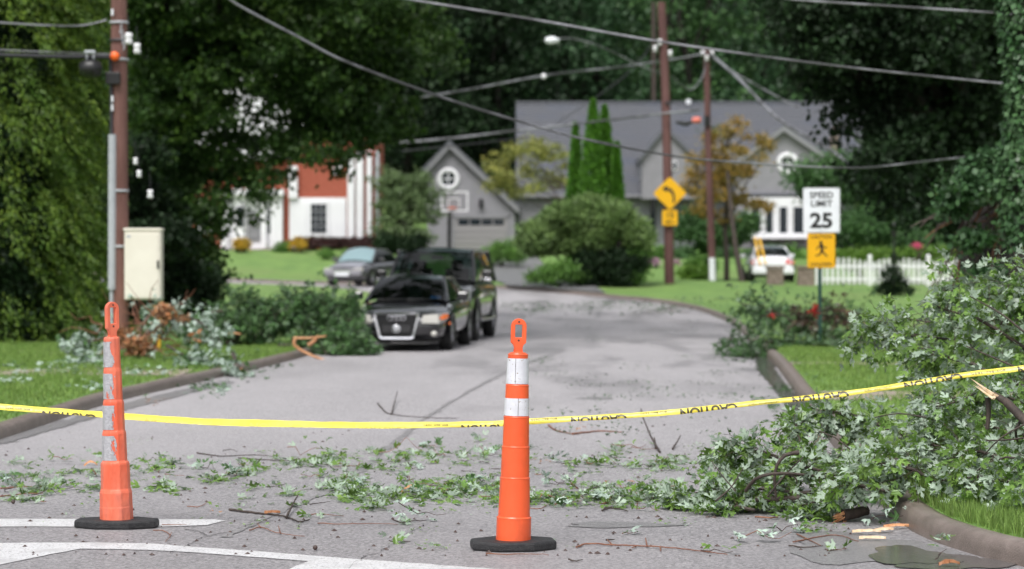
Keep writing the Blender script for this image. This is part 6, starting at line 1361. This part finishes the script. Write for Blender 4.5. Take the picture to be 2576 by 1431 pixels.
twig('straight thin red twig left of the right cone', [[(800, 1320), (850, 1322), (940, 1321), (1000, 1323)]], .0035)
twig('thick red brown stick on the road behind the tape right of the cone', [[(1440, 1094), (1490, 1088), (1530, 1087), (1564, 1090)], [(1380, 1072), (1400, 1085), (1440, 1094)]], .011, 'twig_red')
twig('upright dark twig rising from the litter behind the tape', [[(1660, 1140), (1640, 1120, .05), (1620, 1100, .15), (1612, 1090, .22)], [(1650, 1130), (1646, 1118, .05)]], .011, 'bark')
twig('short dark twig right of the upright one', [[(1692, 1132), (1703, 1124, .03), (1712, 1118, .07)]], .009, 'bark')
twig('large curved bare stick on the road seen just above the tape', [[(950, 1016), (966, 1034), (985, 1044), (1060, 1052), (1150, 1055)], [(985, 1044), (995, 1015, .05), (1000, 1004, .08)]], .008, 'bark')
twig('dark curved stick in the litter right of the cone', [[(1515, 1288), (1535, 1282), (1560, 1284), (1580, 1290)], [(1520, 1282), (1545, 1278)]], .0065, 'bark')
twig('straight red stick on the litter near the bough', [[(1510, 1270), (1560, 1265), (1620, 1266)]], .005)
twig('long dark stick at the left edge under the litter', [[(0, 1252), (60, 1246), (110, 1244)], [(0, 1232), (70, 1228), (125, 1230)]], .006)
twig('thin dark twig row behind the left litter', [[(495, 1142), (560, 1150), (640, 1147), (700, 1152)], [(600, 1155), (680, 1160), (750, 1162)]], .006, 'bark')
twig('red brown stick in the gutter', [[(1995, 1368), (2040, 1358), (2100, 1350), (2160, 1366)], [(2005, 1348), (2065, 1376)]], .0045)
twig('dark red stick right of the silvery spray', [[(1985, 1376), (2020, 1381), (2070, 1378)]], .005, 'bark')
twig('stick lying flat right of the bough tips', [[(1900, 1304), (1940, 1306), (1990, 1300), (2010, 1294)]], .006)
twig('short dark bit of stick beside the right cone base', [[(1432, 1412), (1450, 1416), (1465, 1412)]], .005, 'bark')
twig('broken stick between the cone and the damp patch', [[(1525, 1363), (1545, 1361)]], .006, 'bark')
for k in range(16):
    px = rng.uniform(100, 1700); py = rng.uniform(1120, 1290); a = rng.uniform(-.25, .25); l = rng.uniform(15, 60)
    o = twig('thin dark twig fragment in the leaf litter', [[(px, py), (px + l / 2, py + rng.uniform(-4, 4)), (px + l, py + l * a)]], .0035, 'bark' if k % 2 else 'twig_red'); o['label'] = '%s %s twig fragment %s' % ('long' if l > 40 else 'short', 'dark' if k % 2 else 'red brown', where(px)); o['group'] = 'twig fragments in the leaf litter'

# ------------------------------------------------------------------ channelizer cones
def stack(profile, facets=40):
    return MB().lathe(profile, (0, 0, 0), facets)
def cone_base(t, rad, h, yaw, n=8, sx=1.0, sy=1.0):
    a = np.arange(n) / n * 2 * math.pi + math.pi / n; mb = MB(); V = []
    prof = [(rad * .96, .0), (rad, .008), (rad, h - .012), (rad * .965, h)]
    sub = 4
    for r_, z in prof:
        for k in range(n):
            p = np.array([math.cos(a[k]), math.sin(a[k])]); V.append((p[0] * r_ * sx, p[1] * r_ * sy, z))
    F = []
    for i in range(len(prof) - 1):
        for k in range(n): F.append((i * n + k, i * n + (k + 1) % n, (i + 1) * n + (k + 1) % n, (i + 1) * n + k))
    F += [tuple(range(n))[::-1], tuple(range(3 * n, 4 * n))]; mb.add(V, F); o = mb.build('rubber_base', M['rubber'], t, local=True); o.rotation_euler = (0, 0, yaw)
    bv = o.modifiers.new('bevel', 'BEVEL'); bv.width = .006; bv.segments = 2; return o
def handle(t, z0, h, w, yaw, tilt=0):
    """flat loop with grip hole"""
    # outline in x,z ; hole in the middle
    th = .028; outer = []; zc = z0 + h - w / 2
    for k in range(13): a = math.pi * k / 12; outer.append((math.cos(a) * w / 2, zc + math.sin(a) * w / 2))
    zl = z0 + .055; outer += [(-w / 2, zl), (-w * .34, zl - .012), (-w * .22, z0 + .012), (-w * .30, z0), (w * .30, z0), (w * .22, z0 + .012), (w * .34, zl - .012), (w / 2, zl)]
    n = len(outer); hole = []; hw = w * .23; hz0 = zl + .028; hz1 = zc + w * .10
    for k, (x, z) in enumerate(outer):
        hole.append((max(-hw, min(hw, x * 1.2)), max(hz0, min(hz1, z))))
    mb = MB(); V = [(x, -th / 2, z) for x, z in outer] + [(x, -th / 2, z) for x, z in hole] + [(x, th / 2, z) for x, z in outer] + [(x, th / 2, z) for x, z in hole]
    F = []
    for i in range(n):
        j = (i + 1) % n; F += [(i, n + i, n + j, j), (2 * n + i, 2 * n + j, 3 * n + j, 3 * n + i), (i, j, 2 * n + j, 2 * n + i), (n + i, 3 * n + i, 3 * n + j, n + j)]
    mb.add(V, F); o = mb.build('handle', M['orange'] if t['label'].startswith('bright') else M['orange_old'], t, local=True); o.rotation_euler = (0, 0, yaw)
    bm = bmesh.new(); bm.from_mesh(o.data); bmesh.ops.remove_doubles(bm, verts=bm.verts, dist=1e-5); bmesh.ops.dissolve_degenerate(bm, edges=bm.edges, dist=1e-5); bmesh.ops.recalc_face_normals(bm, faces=bm.faces); bm.to_mesh(o.data); bm.free()
    bv = o.modifiers.new('bevel', 'BEVEL'); bv.width = .005; bv.segments = 2; bv.limit_method = 'ANGLE'
    for z in (zc + w * .28, zl + .012):
        mb = MB(); mb.lathe([(.001, -th / 2 - .0015), (.0055, -th / 2 - .0015)], (0, 0, z), 12, axis='y'); q = mb.build('screw_hole', M['rubber'], o, local=True)
    return o
def old_orange():
    m = mat('faded_orange_plastic', (.72, .115, .05), (.84, .22, .13), 5.0, .45, .3, 40, c3=(.58, .15, .10), s3=11., stretch=(1, 1, .4))
    return m
M['orange_old'] = old_orange()
def sleeve_mat():
    m = mat('peeling_reflective_sheet', (.34, .34, .36), (.46, .46, .48), 40, .45, .4, 80)
    nt = m.node_tree; b = nt.nodes['Principled BSDF']; tc = N(nt, 'ShaderNodeTexCoord'); L_ = nt.links.new
    no = N(nt, 'ShaderNodeTexNoise', Scale=22., Detail=8., Roughness=.7); mp = N(nt, 'ShaderNodeMapping'); mp.inputs['Scale'].default_value = (1.4, 1.4, .55); L_(tc.outputs['Object'], mp.inputs[0]); L_(mp.outputs[0], no.inputs['Vector'])
    mr = N(nt, 'ShaderNodeMapRange'); mr.inputs[1].default_value = .495; mr.inputs[2].default_value = .50; L_(no.outputs[0], mr.inputs[0])
    tr = N(nt, 'ShaderNodeBsdfTransparent'); mx = N(nt, 'ShaderNodeMixShader'); out = nt.nodes['Material Output']
    sx = N(nt, 'ShaderNodeSeparateXYZ'); L_(tc.outputs['Object'], sx.inputs[0])
    ad = N(nt, 'ShaderNodeMath', operation='MULTIPLY_ADD'); L_(sx.outputs['X'], ad.inputs[0]); ad.inputs[1].default_value = 4.5; ad.inputs[2].default_value = .015
    a2 = N(nt, 'ShaderNodeMath', operation='ADD'); L_(no.outputs[0], a2.inputs[0]); L_(ad.outputs[0], a2.inputs[1])
    L_(a2.outputs[0], mr.inputs[0]); L_(mr.outputs[0], mx.inputs[0]); L_(b.outputs[0], mx.inputs[1]); L_(tr.outputs[0], mx.inputs[2]); L_(mx.outputs[0], out.inputs[0]); return m
M['sleeve'] = sleeve_mat()
def refl_mat():
    m = mat('reflective_white', (.70, .71, .75), (.60, .61, .65), 14, .3, 0, spec=.6)
    nt = m.node_tree; b = nt.nodes['Principled BSDF']; tc = N(nt, 'ShaderNodeTexCoord'); vo = N(nt, 'ShaderNodeTexVoronoi', Scale=110.); nt.links.new(tc.outputs['Object'], vo.inputs['Vector'])
    bp = N(nt, 'ShaderNodeBump', Strength=.4, Distance=.002); nt.links.new(vo.outputs['Distance'], bp.inputs['Height']); nt.links.new(bp.outputs[0], b.inputs['Normal'])
    src = b.inputs['Base Color'].links[0].from_socket
    no = N(nt, 'ShaderNodeTexNoise', Scale=70., Detail=3.); nt.links.new(tc.outputs['Object'], no.inputs['Vector']); mr = N(nt, 'ShaderNodeMapRange'); mr.inputs[1].default_value = .66; mr.inputs[2].default_value = .70; nt.links.new(no.outputs[0], mr.inputs[0])
    x = N(nt, 'ShaderNodeMix', data_type='RGBA'); x.inputs[7].default_value = (.25, .17, .10, 1); nt.links.new(mr.outputs[0], x.inputs[0]); nt.links.new(src, x.inputs[6]); nt.links.new(x.outputs[2], b.inputs['Base Color']); return m
M['refl'] = refl_mat()
# right cone: measured rows -> heights (458 px per metre at the cone)
cR = gp(1291, 1380); t = thing('traffic_channelizer', cR, 'bright orange channelizer cone with two white reflective bands standing right of centre', 'traffic cone', 'orange channelizer cones across the road')
k = FPX / cR[1]; bR = cR.copy()
rows = [(1370, 44.2), (1303, 43.6), (1297, 41.5), (1290, 38.6), (1204, 37.2), (1200, 36.6), (1126, 35), (1120, 33.6), (1050, 32.2), (1045, 30.5), (970, 29.2), (965, 27), (900, 25.6), (892, 25.2), (886, 22), (881, 10)]
prof = [(.075, .03)] + [(w / k, (1380 - y) / k) for y, w in rows]
mb = MB(); steps = [(.075, .03, 44.6, 1370), None]
seg = [(1372, 44.4, 1303, 43.4), (1297, 40.0, 1203, 37.4), (1197, 36.0, 1125, 34.8), (1119, 33.4, 1050, 32.2), (1044, 30.6, 970, 29.0), (964, 27.0, 893, 25.2)]
for i_, (ya, wa, yb, wb) in enumerate(seg):
    mb.lathe([(wa / k, (1380 - ya) / k), (wb / k, (1380 - yb) / k)], n=44)
    nx_ = seg[i_ + 1] if i_ + 1 < len(seg) else (886, 20, 0, 0); za = (1380 - yb) / k; zb_ = (1380 - nx_[0]) / k
    mb.lathe([(wb / k, za), (wb / k + .0016, za + .003), (wb / k - .0005, za + .007), (nx_[1] / k - .001, max(zb_, za + .0075)), (nx_[1] / k - .001, zb_ + .001)], n=44)
mb.lathe([(20 / k, (1380 - 886) / k), (.001, (1380 - 882) / k)], n=44)
bd = mb.build('body', M['orange'], t, local=True)
for y0, y1 in ((965, 900), (1045, 1000)):
    w0 = np.interp(y0, [892, 965, 966, 1045, 1046], [25.6, 27.4, 29, 30.8, 31]); w1 = np.interp(y1, [892, 965, 966, 1045], [25.6, 27.4, 29, 30.8])
    mb = MB(); mb.lathe([(w0 / k + .0025, (1380 - y0) / k + .002), (w1 / k + .0025, (1380 - y1) / k)], n=44); bnd = mb.build('reflective_band', M['refl'], t, local=True)
    xx = -.012 if y0 < 1000 else .008; rr_ = (w0 + w1) / 2 / k + .0035; mb = MB(); mb.tube([(xx, -math.sqrt(rr_ ** 2 - xx ** 2) - .0005, (1380 - y0) / k + .004), (xx, -math.sqrt(rr_ ** 2 - xx ** 2) + .002, (1380 - y1) / k)], [.0012, .0012], 4); mb.build('seam', M['twig'], bnd, local=True)
handle(t, (1380 - 886) / k, 86 / k, 39 / k, .12)
for ch in t.children: ch.rotation_euler.y = math.atan2(14, 560)
cone_base(t, .245, .052, .12 + math.pi / 8 * 0, 8, 1.02, .78)
# left cone: older, narrower, more steps
cL = gp(294, 1326); t = thing('traffic_channelizer', cL, 'faded salmon orange channelizer cone with peeling grey sheeting at the left', 'traffic cone', 'orange channelizer cones across the road')
k = FPX / cL[1]
rows = [(1314, 42.2), (1275, 41.6), (1272, 41), (1238, 40.6), (1232, 39.0), (1228, 37.2), (1167, 36.4), (1162, 35.4), (1158, 31), (1090, 30.2), (1085, 29.2), (1081, 27.4), (1013, 26.6), (1008, 25.6), (1004, 23.6), (933, 23), (928, 22.4), (924, 21.3), (851, 20.4), (847, 18.8), (845, 9)]
prof = [(.06, .03)] + [(w / k, (1326 - y) / k) for y, w in rows]
bd = MB().lathe(prof, n=10, smooth=False).build('body', M['orange_old'], t, local=True)
bv = bd.modifiers.new('bevel', 'BEVEL'); bv.width = .004; bv.segments = 2; bv.limit_method = 'ANGLE'; bv.angle_limit = R(20); bd.rotation_euler.z = R(9)
for y0, y1, wa, wb in ((922, 858, 21.2, 20.6), (1002, 938, 23.5, 23.1), (1079, 1018, 27.2, 26.8), (1156, 1094, 30.8, 30.4)):
    mb = MB(); mb.lathe([(wa / k + .002, (1326 - y0) / k), (wb / k + .002, (1326 - y1) / k)], n=10, smooth=False); o = mb.build('worn_sheeting', M['sleeve'], t, local=True); o.rotation_euler.z = R(9)
hd = handle(t, (1326 - 848) / k, 90 / k, 36 / k, .75)
for ch in t.children: ch.rotation_euler.y = -math.atan2(13, 500)
cone_base(t, .255, .05, -.06, 8, 1.03, .62)

# ------------------------------------------------------------------ caution tape
tp = [(-70, 1016, 14.9), (0, 1023, 14.9), (130, 1033, 14.85), (300, 1046, 14.65), (500, 1060, 14.5), (640, 1064, 14.35), (859, 1069, 14.1), (1060, 1069, 13.9), (1268, 1065, 13.75), (1335, 1060, 13.72), (1450, 1053, 13.7), (1600, 1044, 13.65), (1720, 1034, 13.6), (1860, 1018, 13.5), (2000, 1004, 13.45), (2140, 988, 13.4), (2280, 967, 13.35), (2420, 944, 13.3), (2576, 925, 13.25), (2680, 905, 13.2)]
TP = smooth_line(np.array([at(*p) for p in tp]), .03); s_ = np.concatenate([[0], np.cumsum(np.linalg.norm(np.diff(TP, axis=0), axis=1))])
pxs = np.array([1288 + p[0] / p[1] * FPX for p in TP]); wid = np.interp(pxs, [0, 300, 500, 1260, 1450, 1860, 2140, 2576], [.033, .033, .037, .031, .029, .027, .026, .027])
tl = np.interp(pxs, [0, 600, 1300, 2576], [.012, .022, .006, .008]) ; tapeo = thing('caution_tape', TP[len(TP) // 2], 'yellow caution tape strung behind both cones across the whole road', 'caution tape')
T_ = unit(np.gradient(TP, axis=0)); UPv = unit(np.array([0, 0, 1]) - T_ * T_[:, 2:3])
def tape_pt(i, v, out=0.0):
    """v from -1 (bottom) to 1 (top); front face bulges to the camera"""
    bul = -.006 * (1 - v * v) + tl[i] * v; return TP[i] + UPv[i] * (wid[i] / 2 * v) + np.array([0, bul - out + .0006 * math.sin(s_[i] * 90 + v * 3) + .002 * math.sin(s_[i] * 13 + v), .0006 * math.sin(s_[i] * 47) + .0015 * math.sin(s_[i] * 7.3) * v])
V = []; F = []; vs = np.linspace(-1, 1, 13)
for i in range(len(TP)):
    for v in vs: V.append(tape_pt(i, v))
for i in range(len(TP) - 1):
    for j in range(12): F.append((i * 13 + j, (i + 1) * 13 + j, (i + 1) * 13 + j + 1, i * 13 + j + 1))
np_mesh('front_fold', V, F, M['tape'], tapeo, smooth=True)
V = []
for i in range(len(TP)):
    for v in vs: V.append(TP[i] + UPv[i] * (wid[i] / 2 * (v * .98)) + np.array([0, .006 + tl[i] * v * .9 + .004 * (1 - v * v), .0016 * math.sin(s_[i] * 23 + v)]))
np_mesh('back_fold', V, F, M['tape'], tapeo, smooth=True)
def tape_text(s, px0, px1, size, vbase, m, clip=-.97, out=.0022, sc=1.0, top=.97):
    """printed letters, upside down, wrapped on the front fold; vbase = where the baseline falls (1 = top edge)"""
    Vt, Ft = text_mesh(s, 1.0, .035 if size > .02 else 0.01); Vt = np.array(Vt); x0, x1 = Vt[:, 0].min(), Vt[:, 0].max(); y0, y1 = Vt[:, 1].min(), Vt[:, 1].max()
    bm = bmesh.new(); vv = [bm.verts.new((-(a - (x0 + x1) / 2) / (x1 - x0), -(b - y0) / (y1 - y0), 0)) for a, b, _ in Vt]
    for f_ in Ft:
        try: bm.faces.new([vv[q] for q in f_])
        except ValueError: pass
    iw = np.interp((px0 + px1) / 2, pxs, wid); lim = -(vbase - clip) * iw / 2 / size; lim_t = -(vbase - top) * iw / 2 / size
    for co, no in (((0, lim, 0), (0, -1, 0)), ((0, lim_t, 0), (0, 1, 0))): bmesh.ops.bisect_plane(bm, geom=bm.verts[:] + bm.edges[:] + bm.faces[:], plane_co=co, plane_no=no, clear_outer=True)
    for kx in np.linspace(-.48, .48, 26): bmesh.ops.bisect_plane(bm, geom=bm.verts[:] + bm.edges[:] + bm.faces[:], plane_co=(kx, 0, 0), plane_no=(1, 0, 0))
    for ky in np.linspace(min(lim_t, -.001), lim, 9)[1:-1]: bmesh.ops.bisect_plane(bm, geom=bm.verts[:] + bm.edges[:] + bm.faces[:], plane_co=(0, ky, 0), plane_no=(0, 1, 0))
    bm.verts.index_update(); V2 = []
    for v in bm.verts:
        px = px0 + (v.co.x + .5) * (px1 - px0); fi = np.interp(px, pxs, np.arange(len(TP))); i0 = min(int(fi), len(TP) - 2); fr = fi - i0
        w = np.interp(fi, np.arange(len(TP)), wid); vq = vbase + v.co.y * size / (w / 2); p = tape_pt(i0, vq, out) * (1 - fr) + tape_pt(i0 + 1, vq, out) * fr; V2.append(p)
    mb = MB(); mb.add(V2, [[v.index for v in f.verts] for f in bm.faces]); bm.free(); mb.build('lettering', M[m], tapeo)
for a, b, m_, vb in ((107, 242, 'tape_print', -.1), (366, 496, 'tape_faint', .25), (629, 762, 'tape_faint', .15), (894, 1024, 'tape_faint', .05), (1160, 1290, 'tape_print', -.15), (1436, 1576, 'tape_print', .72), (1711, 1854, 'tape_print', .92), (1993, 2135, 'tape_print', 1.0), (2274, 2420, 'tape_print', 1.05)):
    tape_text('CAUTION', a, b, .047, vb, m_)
tape_text('CAUTION', 2560, 2690, .047, .9, 'tape_print')
for a, b, vb in ((13, 76, .2), (1065, 1128, .3), (1336, 1402, .85), (1611, 1678, .8), (2443, 2530, .5)): tape_text('800-860-2650', a, b, .010, vb, 'tape_print')
for a, b, vb in ((1880, 1960, .2), (2172, 2245, .6)):
    tape_text('THE LAKEWOOD SUPPLY COMPANY', a, b, .006, vb, 'tape_print'); tape_text('CONCRETE & MASONRY SPECIALTIES', a + 2, b - 6, .005, vb - .5 if vb > 0 else vb, 'tape_print')
